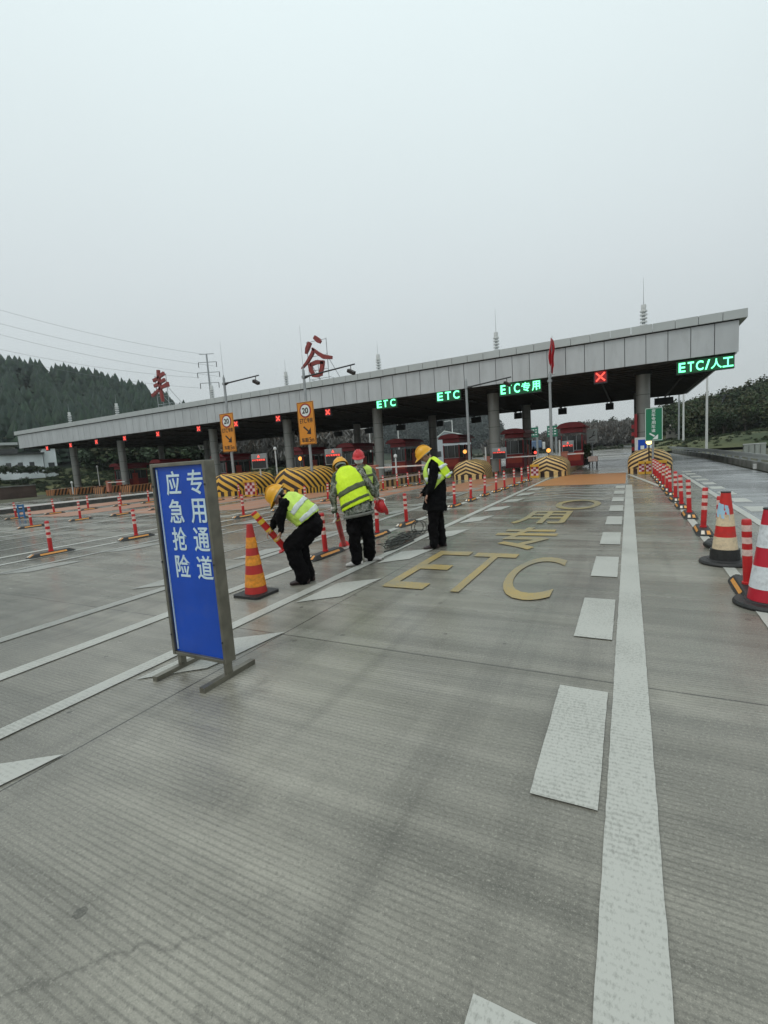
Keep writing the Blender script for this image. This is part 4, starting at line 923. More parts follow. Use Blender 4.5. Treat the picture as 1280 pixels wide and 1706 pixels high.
# tall striped corner guard and blue notice beside the right column
t = thing('corner_guard', 'dark red and black striped upright guard left of the rightmost column', 'guard rail', (.22, 31.0, .2))
s = MB()
for k in range(12): s.box((0, 0, .1+.21*k), (.14, .5, .205), m=k % 2)
s.build('striped_panel', [M_BOOTH, M_BLK], t); s = MB(); s.box((.15, .02, 1.45), (.14, .54, 2.9)); s.build('backing', M_BOOTH, t)
t = thing('notice_board', 'small blue notice on a pale backing at the foot of the rightmost column', 'notice', (.78, 30.2, .2))
s = MB(); s.box((0, .05, 1.2), (.95, .04, .72)); s.box((-.3, .08, .42), (.05, .05, .85)); s.box((.3, .08, .42), (.05, .05, .85)); s.build('backing', M_WPAINT, t)
s = MB(); s.box((-.1, .02, 1.12), (.42, .02, .62)); s.build('blue_face', M_BLUE, t); s = MB(); s.box((-.1, .006, 1.0), (.18, .01, .2)); s.build('white_patch', M_SIGNW, t)
s = MB(); s.box((.3, .02, 1.15), (.24, .02, .5)); s.build('pale_blue_face', M_BLUEW, t)
# white board and table past the nearest booth
t = thing('white_board', 'small white board with a dark drawing right of the nearest booth', 'sign', (-2.35, 37.4, .0))
s = MB(); s.cyl((0, .04, 0), (0, .04, 2.0), .04, n=8); s.build('post', M_STEEL, t); s = MB(); s.box((0, 0, 2.15), (.72, .03, .95)); s.build('board', M_SIGNW, t)
s = MB(); s.bar((-.2, -.02, 2.0), (.0, -.02, 2.1), .01, .06); s.bar((.02, -.02, 2.1), (.16, -.02, 2.5), .01, .05); s.bar((.02, -.02, 2.16), (.22, -.02, 2.2), .01, .05); s.bar((-.2, -.02, 1.85), (.2, -.02, 1.85), .01, .03); s.build('drawing', M_BLK, t)
t = thing('potted_shrub', 'dark green shrub in a pot at the far side of the nearest booth', 'plant', (-2.55, 34.6, .2))
s = MB(); s.lathe([(.16, 0), (.22, .4), (.2, .4)], n=12); s.build('pot', M_DKMET, t)
v, f, mi = leafy_t(5, n=220, leaf=.09); s = MB(); s.v = [(x*.9, y*.9, z*1.5+.25) for x, y, z in v]; s.f = [tuple(q) for q in f]; s.m = [int(k) for k in mi]; s.uv = [None]*len(s.f); s.build('leaves', M_LF+[M_BARK], t)
t = thing('handcart', 'pale low cart with dark legs beside the lane past the nearest booth', 'cart', (-2.05, 33.4, .0))
s = MB(); s.box((0, 0, .62), (.55, .8, .34)); s.build('box', M_PINK, t, bevel=.04); s = MB()
for x in (-.22, .22):
    for yy in (-.34, .34): s.box((x, yy, .23), (.04, .04, .46))
s.build('legs', M_DKMET, t)

# ------------------------------------------------------------------ roadside at right
gr = thing('guard_rail', 'long steel guard rail on a low stained concrete wall along the right edge', 'guard rail', (0, 0, 0))
path = [Vector(p) for p in ((4.98, -12, 0), (4.98, 0, 0), (4.98, 12, 0), (4.98, 22, 0), (5.0, 32, 0), (5.0, 40, 0), (4.75, 50, 0), (4.3, 62, 0), (3.0, 85, 0), (-1, 120, 0))]
s = MB()
for a, b_ in zip(path, path[1:]): s.bar(a+Vector((.1, 0, .15)), b_+Vector((.1, 0, .15)), .22, .32)
s.build('low_wall', M_GREYC, gr)
s = MB()
for a, b_ in zip(path, path[1:]):
    for dz, dx in ((.63, 0), (.49, 0), (.56, .03)): s.bar(a+Vector((dx, 0, dz)), b_+Vector((dx, 0, dz)), .035, .085 if dx == 0 else .05)
s.build('beam', M_CAP, gr)
for a, b_ in zip(path, path[1:]):
    n = int((b_-a).length/2.0)
    for k in range(n):
        p = a.lerp(b_, k/n); s = MB(); s.box(p+Vector((.10, 0, .48)), (.10, .10, .36)); s.build('post', M_STEEL, gr)
mk = MB(); mk.box((5.0-.1, 25.8, .12), (.12, .10, .22)); tag(mk.build('reflector_block', M_WPAINT), 'small white block at the foot of the guard rail', 'reflector')
for x, y, lb in ((7.95, 44.0, 'left one of two grey roadside cabinets'), (8.68, 44.2, 'right one of two grey roadside cabinets')):
    t = thing('utility_cabinet', lb, 'cabinet', (x, y, -.1), math.radians(-4), group='grey cabinets behind the guard rail')
    s = MB(); s.box((0, 0, .42), (.62, .5, .84)); s.build('body', mat('pale grey cabinet', (.38, .41, .38), .5, vary=.1), t); s = MB(); s.box((0, 0, .86), (.68, .56, .05)); s.build('lid', M_WPAINT, t)
    s = MB(); s.box((0, -.26, .42), (.02, .02, .7)); s.build('door_gap', M_JOINT, t)
for px, pb, pt_, D, lb in ((1131.5, 750, 655, 78, 'dark grey lamp post seen left of the white ones under the canopy corner'), (1139, 750, 640, 72, 'white lamp post seen just right of the house'), (1177.5, 752, 610, 60, 'tall white lamp post standing alone behind the guard rail')):
    p = PD(px, pb, D); q = PD(px+ (4 if px > 1150 else 2), pt_-60, D); t = thing('lamp_post', lb, 'lamp post', (p.x, p.y, -.05), group='tall lamp posts at right')
    hgt = min(12.0, q.z); s = MB(); s.cyl((0, 0, 0), (0, 0, hgt), .13, .07, n=12); s.build('pole', M_WPAINT if px > 1135 else M_STEEL, t, smooth=True)
    s = MB(); s.cyl((0, 0, hgt), (-.5, 6.5, hgt+.6), .05, n=6); s.box((-.5, 6.8, hgt+.6), (.3, .8, .12)); s.build('lamp_head', M_STEEL, t)
# house on the right hand hill
D_ = 92; h0, h1 = PD(1110, 735, D_), PD(1134, 735, D_); zt = PD(1120, 711, D_).z; zt2 = PD(1125, 701, D_).z; w = math.hypot(h1.x-h0.x, h1.y-h0.y)
t = thing('house', 'white flat roofed house half hidden by trees at the foot of the right hill', 'house', (h0.x, h0.y, 0), math.atan2(h1.y-h0.y, h1.x-h0.x))
s = MB(); s.box((w/2, 3, zt/2), (w, 6, zt)); s.box((w*.62, 3.5, (zt+zt2)/2), (w*.74, 4, zt2-zt)); s.build('wall', mat('white render', (.56, .55, .50), .7, vary=.15, scale=.6), t)
s = MB(); s.box((w/2, 2.9, zt+.05), (w+.3, 6.4, .1)); s.box((w*.62, 3.4, zt2+.05), (w*.74+.3, 4.4, .1)); s.build('roof', M_GREYC, t)
for fx, z in ((.28, zt*.72), (.74, zt*.72), (.6, (zt+zt2)/2+.1)): s = MB(); s.box((w*fx, -.02 if z < zt else 1.48, z), (w*.16, .05, .5)); s.build('window', M_GLASS, t)
# leaning utility pole
p = PD(1197, 690, 100); q = PD(1209, 657, 100); t = thing('utility_pole', 'leaning dark utility pole with crossarms on the right hill', 'utility pole', p)
s = MB(); d = q-p; s.cyl(-d*1.2, d, .16, .13, n=8); s.build('pole', M_DKMET, t); rgt = Vector((.88, .47, 0))
s = MB(); s.bar(d*.97-rgt*.95, d*.97+rgt*.75, .14); s.bar(d*.80-rgt*.35, d*.80+rgt*.35, .12); s.bar(-d*.7-rgt*1.0, d*.2-rgt*.15, .08); s.build('crossarm', M_DKMET, t)

# ------------------------------------------------------------------ far gantries and buildings
def gantry(px0, px1, py0, py1, D, label):
    a, b_ = PD(px0, py0, D), PD(px1, py1, D); w = (b_-a).length*.98; t = thing('road_sign', label, 'road sign', (a.x, a.y, 0), math.atan2(b_.y-a.y, b_.x-a.x), group='green road signs beyond the canopy')
    w = math.hypot(b_.x-a.x, b_.y-a.y); s = MB(); s.box((w/2, 0, (a.z+b_.z)/2), (w, .12, a.z-b_.z)); s.build('sign_board', mat('green far sign', (.02, .16, .10), .5, vary=.05), t)
    s = MB()
    for k in range(3):
        for j in range(3): s.box((w*(.2+.28*j), -.07, b_.z+(a.z-b_.z)*(.25+.25*k)), (w*.18, .02, (a.z-b_.z)*.10))
    s.build('lettering', M_SIGNW, t); s = MB(); s.cyl((w*.85, .25, 0), (w*.85, .25, a.z+.3), .22, n=8); s.build('post', M_STEEL, t)
gantry(882, 898, 713, 728, 105, 'green road sign with pale writing, left of the flag mast')
gantry(912, 930, 710, 727, 105, 'green road sign with pale writing, right behind the flag mast')
a, b_ = PD(885, 735, 150), PD(910, 750, 150); w = math.hypot(b_.x-a.x, b_.y-a.y)
t = thing('truck', 'distant truck with a blue cargo cover beyond the canopy', 'truck', (a.x, a.y, 0), math.atan2(b_.y-a.y, b_.x-a.x))
s = MB(); s.box((w*.4, 0, 2.5), (w*.7, 2.3, 2.3)); s.build('cargo_cover', mat('blue tarpaulin', (.10, .16, .27), .7, vary=.2), t, bevel=.3); s = MB(); s.box((w*.88, 0, 2.0), (w*.2, 2.2, 2.2)); s.build('cab', M_WPAINT, t, bevel=.2)
for x in (.15, .5, .88): s = MB(); s.cyl((w*x, -1.2, .5), (w*x, 1.2, .5), .5, n=12); s.build('wheel', M_RUB, t)
# pale roofed building seen between the columns
c = [PD(722, 748, 95), PD(771, 744, 95)]; t = thing('shed', 'pale blue white gabled shed seen between the columns above the booth', 'building', (c[0].x, c[0].y, 0), math.atan2(c[1].y-c[0].y, c[1].x-c[0].x))
w = (c[1]-c[0]).length; zt = PD(745, 719, 95).z; s = MB(); s.prism([(0, 0), (w*1.3, 0), (w*1.3, zt-1.4), (w*.42, zt), (0, zt-2.0)], 'y', 0, 9); s.build('wall', mat('pale sheet wall', (.46, .50, .53), .5, vary=.12, scale=.5), t)
s = MB(); s.prism([(-.3, zt-2.05), (w*.42, zt+.02), (w*1.33, zt-1.38), (w*1.33, zt-1.22), (w*.42, zt+.2), (-.3, zt-1.88)], 'y', -.3, 9.3); s.build('roof', M_SIGNW, t)
for k in range(3): s = MB(); s.box((w*(.2+.3*k), -.03, 1.6), (w*.16, .05, 1.1)); s.build('window', M_GLASS, t)
# white workshop and block at the far left
u0 = PD(-40, 779, 90); u1 = PD(74, 779, 90); rz = math.atan2(u1.y-u0.y, u1.x-u0.x); w = math.hypot(u1.x-u0.x, u1.y-u0.y); zb = PD(30, 782, 90).z-1.5; zt = PD(30, 757, 90).z
M_WW = mat('white workshop wall', (.72, .75, .77), .6, vary=.2, scale=.35, dirt=(.48, .53, .52))
t = thing('workshop', 'long white workshop with dark square windows on the bank at the far left', 'building', (u0.x, u0.y, zb), rz)
s = MB(); s.box((w/2, 3, (zt-zb)/2), (w, 6, zt-zb)); s.build('wall', M_WW, t); s = MB(); s.box((w/2, 2.9, zt-zb+.08), (w+.5, 6.8, .16)); s.build('roof', M_DKMET, t)
for px_ in (-27, -7, 13, 33, 53): s = MB(); s.box((w*(px_+40)/114, -.02, (zt-zb)*.55), (w*.075, .06, (zt-zb)*.24)); s.build('window', M_GLASS, t)
v0, v1 = PD(75, 779, 91), PD(96, 779, 91); z2 = PD(85, 747, 91).z
t = thing('white_block', 'taller white flat block right of the workshop at left', 'building', (v0.x, v0.y, zb), rz); w2 = (v1-v0).length
s = MB(); s.box((w2/2, 3, (z2-zb)/2), (w2, 6, z2-zb)); s.build('wall', M_WW, t); s = MB(); s.box((w2/2, 3, z2-zb+.05), (w2+.3, 6.3, .1)); s.build('roof', M_GREYC, t); s = MB(); s.box((w2*.55, -.02, 1.9), (w2*.5, .05, .8)); s.build('window', M_GLASS, t)
v0, v1 = PD(-60, 760, 120), PD(27, 760, 120); z2 = PD(10, 743, 120).z
t = thing('grey_block', 'grey roofed building behind the white workshop at the left edge', 'building', (v0.x, v0.y, zb), rz); w2 = (v1-v0).length
s = MB(); s.box((w2/2, 3, (z2-zb)/2), (w2, 6, z2-zb)); s.build('wall', M_GREYC, t); s = MB(); s.box((w2/2, 2.6, z2-zb+.3), (w2+1, 8, .5)); s.build('roof', M_CAP, t)
for k in range(5): s = MB(); s.box((w2*(.3+.16*k), -.03, z2-zb-1.2), (1.6, .06, 1.1)); s.build('window', M_GLASS, t)
# brown retaining wall
a, b_ = PD(-60, 832, 66), PD(62, 828, 66); t = thing('retaining_wall', 'low brown stained retaining wall at the left edge below the bank', 'wall', (a.x, a.y, 0), math.atan2(b_.y-a.y, b_.x-a.x)); w = math.hypot(b_.x-a.x, b_.y-a.y)
s = MB(); s.box((w/2, .3, .6), (w, .6, 1.3)); s.build('wall', mat('brown stained wall', (.075, .05, .04), .85, vary=.4, scale=.6), t); s = MB(); s.box((w/2, .3, 1.3), (w+.1, .8, .12)); s.build('coping', M_GREYC, t)
# power pylon with crossarms and wires
pb = PD(352, 668, 150); ptp = PD(345, 590, 150); t = thing('power_pylon', 'grey steel pole pylon with four crossarms behind the canopy', 'pylon', (pb.x, pb.y, 0)); hz = ptp.z
s = MB(); s.cyl((0, 0, 0), (0, 0, hz), .38, .22, n=10); s.build('pole', M_STEEL, t, smooth=True)
vd = Vector((.86, .50, 0)); armz = [PD(345, y, 150).z for y in (591, 604.5, 621.5, 639)]; hw = (2.1, 2.7, 3.3, 2.8)
for k, z in enumerate(armz):
    s = MB(); s.bar(-vd*hw[k]+Vector((0, 0, z+.15)), vd*hw[k]+Vector((0, 0, z+.15)), .14, .16); aa = s.build('crossarm', M_STEEL, t)
    if k:
        for sg_ in (-1, 1): s = MB(); p = vd*hw[k]*sg_*.97; s.cyl(p+Vector((0, 0, z+.1)), p+Vector((0, 0, z-1.35)), .11, n=6); s.build('insulator', M_DKMET, aa)
base = Vector((pb.x, pb.y, 0)); M_WIRE = mat('wire', (.16, .17, .18), .6, vary=0)
for i, (y0, zz, sg_) in enumerate(((513, armz[0], 0), (537, armz[1], 1), (556, armz[2], 1), (583, armz[2], -1), (596, armz[3], -1))):
    A = base+Vector((0, 0, zz-1.2*(i > 0)))+vd*hw[min(i, 3)]*sg_; B = PD(-60, y0-16, 150); B = A+(B-A)*1.05; pts = []
    for k in range(25): f = k/24; p = A.lerp(B, f); p.z -= 3.0*4*f*(1-f)*.5; pts.append(p)
    s = MB(); s.tube(pts, .028, 4); tag(s.build('power_line', M_WIRE), 'thin power line running from the pylon to the left edge, %s from the top' % ordn[i], 'power line', 'power lines at upper left')
# thin distant lamp gantries behind the canopy
for px, py0, py1, D, lb in ((667, 765, 700, 70, 'thin far mast with a side arm between the third and fourth columns'), (618, 765, 712, 72, 'thin far mast with a side arm above the red helmet'), (756, 745, 700, 100, 'thin far mast above the gabled shed')):
    p = PD(px, py0, D); q = PD(px, py1, D); t = thing('far_mast', lb, 'mast', (p.x, p.y, 0), group='thin far masts behind the canopy'); s = MB(); s.cyl((0, 0, 0), (0, 0, q.z), .09, n=8); s.build('pole', M_WPAINT, t); s = MB(); s.cyl((0, 0, q.z-.1), (-2.6, -1.4, q.z-.2), .05, n=6); s.build('arm', M_WPAINT, t)
# blue plastic stand at the far left
p = G(37, 864); t = thing('blue_stand', 'blue plastic folding stand between two bollards at the left edge', 'stand', (p.x, p.y, .004), math.radians(25)); M_BPL = mat('blue plastic', (.03, .13, .30), .45, vary=.15)
for sx_ in (-.13, .13): s = MB(); s.box((sx_, 0, .32), (.05, .05, .64)); s.build('leg', M_BPL, t)
s = MB()
for z in (.12, .36, .58): s.box((0, 0, z), (.205, .04, .09))
s.build('rungs', M_BPL, t)
# tangled cable
s = MB(); r = random.Random(5)
for k in range(30):
    f = r.uniform(0, 1)**.9; c0 = G(650+44*f, 914-24*f); ang = r.uniform(0, 6.28); ra, rb = r.uniform(.12, .36), r.uniform(.05, .16); pts = []
    dr = math.radians(80)+r.uniform(-.5, .5); ph = [r.uniform(0, 6) for _ in range(3)]
    for j in range(22):
        a = ang+j/21*2*math.pi*r.uniform(.98, 1.02)*1.05; u = ra*math.cos(a)*(1+.25*math.sin(3*a+ph[0])); v = rb*math.sin(a)*(1+.3*math.sin(2*a+ph[1]))
        pts.append(c0+Vector((u*math.cos(dr)-v*math.sin(dr), u*math.sin(dr)+v*math.cos(dr), .022+.035*abs(math.sin(a*1.5+ph[2]))+.0015*k)))
    s.tube(pts, .0075, 5)
for k in range(2):
    c0 = G(697, 892); pts = []
    for j in range(20): a = j/19*6.6+k; pts.append(c0+Vector((.07*k+.10*math.cos(a)-.02, .18*math.cos(a)*.4+.05, .16+.14*math.sin(a))))
    s.tube(pts, .009, 5)
s.tube([G(690, 900, .02), G(660, 914, .02), G(640, 919.5, .015)], .014, 6)
tag(s.build('tangled_cable', mat('grey black cable', (.035, .037, .03), .5, vary=.3), smooth=True), 'tangled dark cable lying on the road left of the coat man', 'cable')

# ------------------------------------------------------------------ people
NV = Vector((-.4707, .8823, 0))              # away from the photographer
RV = Vector((.8823, .4707, 0))
def grow(bits, voxel=.012, smooth=6, wrinkle=0):
    """closed pieces fused into one continuous skin"""
    s = MB()
    for b in bits:
        if b[0] == 'cap':
            _, p0, p1, r0, r1 = b; p0, p1 = Vector(p0), Vector(p1)
            if (p1-p0).length > 1e-4: s.cyl(p0, p1, r0, r1, n=14)
            for p, r in ((p0, r0), (p1, r1)): ball(s, p, (Vector((r, 0, 0)), Vector((0, r, 0)), Vector((0, 0, r))))
        elif b[0] == 'ell': ball(s, Vector(b[1]), b[2])
        elif b[0] == 'loft': loft(s, b[1])
    me = bpy.data.meshes.new('skin'); me.from_pydata(s.v, [], s.f); bm = bmesh.new(); bm.from_mesh(me); bmesh.ops.recalc_face_normals(bm, faces=bm.faces); bm.to_mesh(me); bm.free()
    o = bpy.data.objects.new('skin', me); COL.objects.link(o)
    rm = o.modifiers.new('r', 'REMESH'); rm.mode = 'VOXEL'; rm.voxel_size = voxel; rm.use_smooth_shade = True
    if smooth: sm = o.modifiers.new('s', 'SMOOTH'); sm.factor = .5; sm.iterations = smooth
    if wrinkle:
        for nm, sz, st in (('folds', .13, wrinkle), ('creases', .045, wrinkle*.42)):
            tx = bpy.data.textures.get(nm) or bpy.data.textures.new(nm, 'CLOUDS'); tx.noise_scale = sz; tx.noise_depth = 2
            dm = o.modifiers.new(nm, 'DISPLACE'); dm.texture = tx; dm.strength = st; dm.mid_level = .5; dm.texture_coords = 'LOCAL'
    out = bpy.data.meshes.new_from_object(o.evaluated_get(bpy.context.evaluated_depsgraph_get())); bpy.data.objects.remove(o); bpy.data.meshes.remove(me)
    return out
def ball(s, c, ax, nu=12, nv=8):
    vs = [c+ax[2]]; fs = []
    for j in range(1, nv):
        t = math.pi*j/nv
        for i in range(nu): a = 2*math.pi*i/nu; vs.append(c+ax[0]*math.sin(t)*math.cos(a)+ax[1]*math.sin(t)*math.sin(a)+ax[2]*math.cos(t))
    vs.append(c-ax[2]); e = len(vs)-1
    for i in range(nu): fs.append((0, 1+i, 1+(i+1) % nu)); fs.append((e, 1+(nv-2)*nu+(i+1) % nu, 1+(nv-2)*nu+i))
    for j in range(nv-2):
        for i in range(nu): fs.append((1+j*nu+i, 1+(j+1)*nu+i, 1+(j+1)*nu+(i+1) % nu, 1+j*nu+(i+1) % nu))
    s.add(vs, fs)
def loft(s, rings, n=24, e=2.4, cap=True, m=None):
    vs = []
    for c, u, v in rings:
        for i in range(n):
            a = 2*math.pi*i/n; ca, sa = math.cos(a), math.sin(a)
            vs.append(Vector(c)+u*(abs(ca)**(2/e))*(1 if ca >= 0 else -1)+v*(abs(sa)**(2/e))*(1 if sa >= 0 else -1))
    k = len(rings); fs = [(j*n+i, j*n+(i+1) % n, (j+1)*n+(i+1) % n, (j+1)*n+i) for j in range(k-1) for i in range(n)]
    if cap: fs += [tuple(range(n))[::-1], tuple(range((k-1)*n, k*n))]
    s.add(vs, fs, m)
def rings_along(pts, lat, W, D):
    out = []; pts = [Vector(p) for p in pts]
    for k, p in enumerate(pts):
        t = (pts[min(k+1, len(pts)-1)]-pts[max(k-1, 0)]).normalized(); l = (lat[k] if isinstance(lat, list) else lat); l = (l-t*l.dot(t)).normalized(); d = t.cross(l)
        out.append((p, l*W[k], d*D[k]))
    return out
def addmesh(name, me, m, parent):
    me.materials.clear(); 
    for x in (m if isinstance(m, (list, tuple)) else [m]): me.materials.append(x)
    me.polygons.foreach_set('use_smooth', [True]*len(me.polygons)); o = bpy.data.objects.new(name, me); COL.objects.link(o); o.parent = parent; return o
M_SKIN = mat('skin', (.42, .235, .165), .55, vary=.12, scale=14)
M_HAIR = mat('black hair', (.012, .010, .009), .6, vary=.2)
M_BLACKC = mat('black cloth', (.0045, .0045, .005), .95, vary=.4, scale=14, bump=.6, bscale=14, spec=.12)
M_BLACKT = mat('black trousers', (.005, .0045, .005), .95, vary=.4, scale=10, bump=.8, bscale=11, spec=.12)
M_LIME = mat('lime safety vest', (.66, .92, .012), .55, vary=.12, scale=7, bump=.6, bscale=14, emit=(.5, .8, .0), estr=0)
M_LIME2 = mat('pale lime vest', (.60, .84, .13), .55, vary=.18, scale=7, bump=.6, bscale=14)
M_TAPE = mat('silver reflective tape', (.66, .72, .68), .3, vary=.15, scale=12)
M_TAPED = mat('dark olive tape', (.075, .095, .035), .5, vary=.3, scale=12)
M_YH = mat('yellow helmet shell', (.74, .36, .012), .32, vary=.08, scale=5)
M_RH = mat('red helmet shell', (.55, .022, .028), .34, vary=.08, scale=5)
M_MASK = mat('white face mask', (.74, .77, .75), .7, vary=.08)
M_GLOVE = mat('white work glove', (.58, .55, .52), .8, vary=.15, bump=.4)
M_SHOEW = mat('white trainers', (.56, .53, .50), .5, vary=.2, scale=12)
M_SHOEB = mat('dark brown shoes', (.028, .014, .014), .4, vary=.2)
M_GREYCL = mat('grey hem lining', (.17, .17, .15), .8, vary=.2)
M_EYE = mat('dark eye', (.01, .008, .008), .3, vary=0); M_LIP = mat('lips', (.30, .10, .09), .5, vary=0)
cm = bpy.data.materials.new('camouflage cloth'); cm.use_nodes = True; tt = NT(cm)
tcn = tt.add('ShaderNodeTexCoord'); vn = tt.add('ShaderNodeTexNoise'); vn.inputs['Scale'].default_value = 11; vn.inputs['Detail'].default_value = 3; vn.inputs['Distortion'].default_value = 1.2; tt.link(tcn.outputs['Object'], vn.inputs['Vector'])
vr = tt.add('ShaderNodeValToRGB'); vr.color_ramp.interpolation = 'CONSTANT'; tt.link(vn.outputs[0], vr.inputs[0]); E_ = vr.color_ramp.elements
E_[0].color = (.055, .07, .045, 1); E_[1].position = .47; E_[1].color = (.15, .16, .125, 1); x_ = E_.new(.56); x_.color = (.26, .27, .235, 1); x_ = E_.new(.66); x_.color = (.10, .085, .06, 1)
tt.link(vr.outputs[0], tt.b.inputs['Base Color']); tt.b.inputs['Roughness'].default_value = .85
vb = tt.add('ShaderNodeTexNoise'); vb.inputs['Scale'].default_value = 16; tt.link(tcn.outputs['Object'], vb.inputs['Vector']); bb = tt.add('ShaderNodeBump'); bb.inputs['Strength'].default_value = .5; bb.inputs['Distance'].default_value = .02; tt.link(vb.outputs[0], bb.inputs['Height']); tt.link(bb.outputs[0], tt.b.inputs['Normal'])
M_CAMO = cm

def hand_bits(w, d, up, side, curl=.9, size=1.0, r=.0085):
    """palm and five bent fingers from the wrist w along d; side: towards the thumb; up: back of the hand"""
    d = d.normalized(); side = (side-d*side.dot(d)).normalized(); bk = d.cross(side).normalized()
    if bk.dot(up) < 0: bk = -bk
    L = .095*size; B = [('ell', w+d*L*.5, (side*.040*size, bk*.016*size, d*L*.62))]
    for k, (o, ln) in enumerate(((.030, .072), (.010, .080), (-.010, .074), (-.029, .058))):
        p = w+d*L*.95+side*o*size; a1 = curl*.5; dd = d
        for j, fr in enumerate((.42, .33, .25)):
            dd = (dd*math.cos(a1)-bk*math.sin(a1)).normalized(); q = p+dd*ln*fr*size; rr = r*size*(1-.12*j); B.append(('cap', p, q, rr, rr*.92)); p = q; a1 = curl*.75
            t_ = dd; bk2 = bk
    p = w+d*L*.25+side*.034*size; dd = (d*.65+side*.75-bk*.35).normalized()
    for fr in (.038, .030): q = p+dd*fr*size; B.append(('cap', p, q, .0105*size, .009*size)); p = q; dd = (dd+d*.5-side*.55-bk*.2).normalized()
    return B
def helmet(parent, c, fwd, up, m, size=1.0, name='hard_hat'):
    fwd = fwd.normalized(); up = (up-fwd*up.dot(fwd)).normalized(); lat = up.cross(fwd)
    M = Matrix((lat, fwd, up)).transposed()
    s = MB(); n = 28; rows = []
    a_, b_, h_ = .122*size, .150*size, .140*size
    for k in range(9):
        t = math.pi/2*k/8; row = []
        for i in range(n):
            a = 2*math.pi*i/n; ridge = 1+.035*math.exp(-((math.sin(a/1)*0+math.cos(a))/.22)**2)*math.sin(t*1.0)
            row.append(M@Vector((a_*math.cos(a)*math.cos(t), b_*math.sin(a)*math.cos(t), h_*math.sin(t)*(1.0+.03*math.cos(2*a)*(k < 8))*1.0))+c)
        rows.append(row)
    brim = []
    for i in range(n):
        a = 2*math.pi*i/n; f = max(0, math.sin(a)); e = .012+.050*f**2.0
        brim.append(M@Vector(((a_+e*.7)*math.cos(a), (b_+e)*math.sin(a), -.008-.022*f))+c)
    brim2 = [p-up*.006*size for p in brim]; inner = []
    for i in range(n): a = 2*math.pi*i/n; inner.append(M@Vector(((a_-.006)*math.cos(a), (b_-.006)*math.sin(a), -.004))+c)
    lay = [inner, brim2, brim]+rows
    vs = [p for r in lay for p in r]; s.add(vs, [(j*n+i, j*n+(i+1) % n, (j+1)*n+(i+1) % n, (j+1)*n+i) for j in range(len(lay)-1) for i in range(n)]+[tuple(range((len(lay)-1)*n, len(lay)*n))])
    hh = s.build(name, m, parent, smooth=True, auto=55)
    s = MB(); 
    for k in (-1, 0, 1):
        pts = [c+M@Vector((k*.032, b_*math.cos(t)*.93, h_*math.sin(t)*1.035+.001)) for t in np.linspace(.25, math.pi-.35, 12)]; s.tube(pts, .007 if k else .009, 6)
    s.build('ridge', m, hh, smooth=True)
    s = MB(); loft(s, [(c-up*.03-fwd*.01, lat*.088, fwd*.105), (c+up*.0-fwd*.01, lat*.09, fwd*.108)], e=2); s.build('headband', M_TAPE, hh, smooth=True)
    return hh
def head_bits(c, fwd, up):
    fwd = fwd.normalized(); up = (up-fwd*up.dot(fwd)).normalized(); lat = up.cross(fwd)
    B = [('ell', c+up*.02, (lat*.076, fwd*.094, up*.098)), ('ell', c+fwd*.018-up*.055, (lat*.056, fwd*.066, up*.062)), ('ell', c+fwd*.05-up*.092, (lat*.028, fwd*.024, up*.022)),
         ('cap', c+fwd*.088+up*.012, c+fwd*.108-up*.022, .009, .014), ('ell', c+fwd*.084-up*.030, (lat*.018, fwd*.014, up*.012)), ('ell', c+fwd*.083+up*.030, (lat*.052, fwd*.014, up*.011)),
         ('ell', c+fwd*.078-up*.062, (lat*.024, fwd*.016, up*.008)), ('ell', c+fwd*.076-up*.052, (lat*.022, fwd*.016, up*.006))]
    for sg_ in (-1, 1): B.append(('ell', c+lat*.078*sg_-up*.005-fwd*.008, (lat*.010, fwd*.018, up*.030))); B.append(('ell', c+lat*.040*sg_+fwd*.062-up*.028, (lat*.022, fwd*.022, up*.022)))
    return B, lat, up, fwd
def person(label, J, coat=None):
    """J: joints in world space; the body is one skin, clothes are its coverings"""
    foot = Vector(((J['ankL'].x+J['ankR'].x)/2, (J['ankL'].y+J['ankR'].y)/2, 0)); t = thing('person', label, 'person', foot)
    off = foot; S = {k: (v-off if isinstance(v, Vector) and k not in DIRS else v) for k, v in J.items()}
    return t, S
DIRS = {'lat', 'fwd', 'hfwd', 'hup', 'plat', 'toeL', 'toeR'}
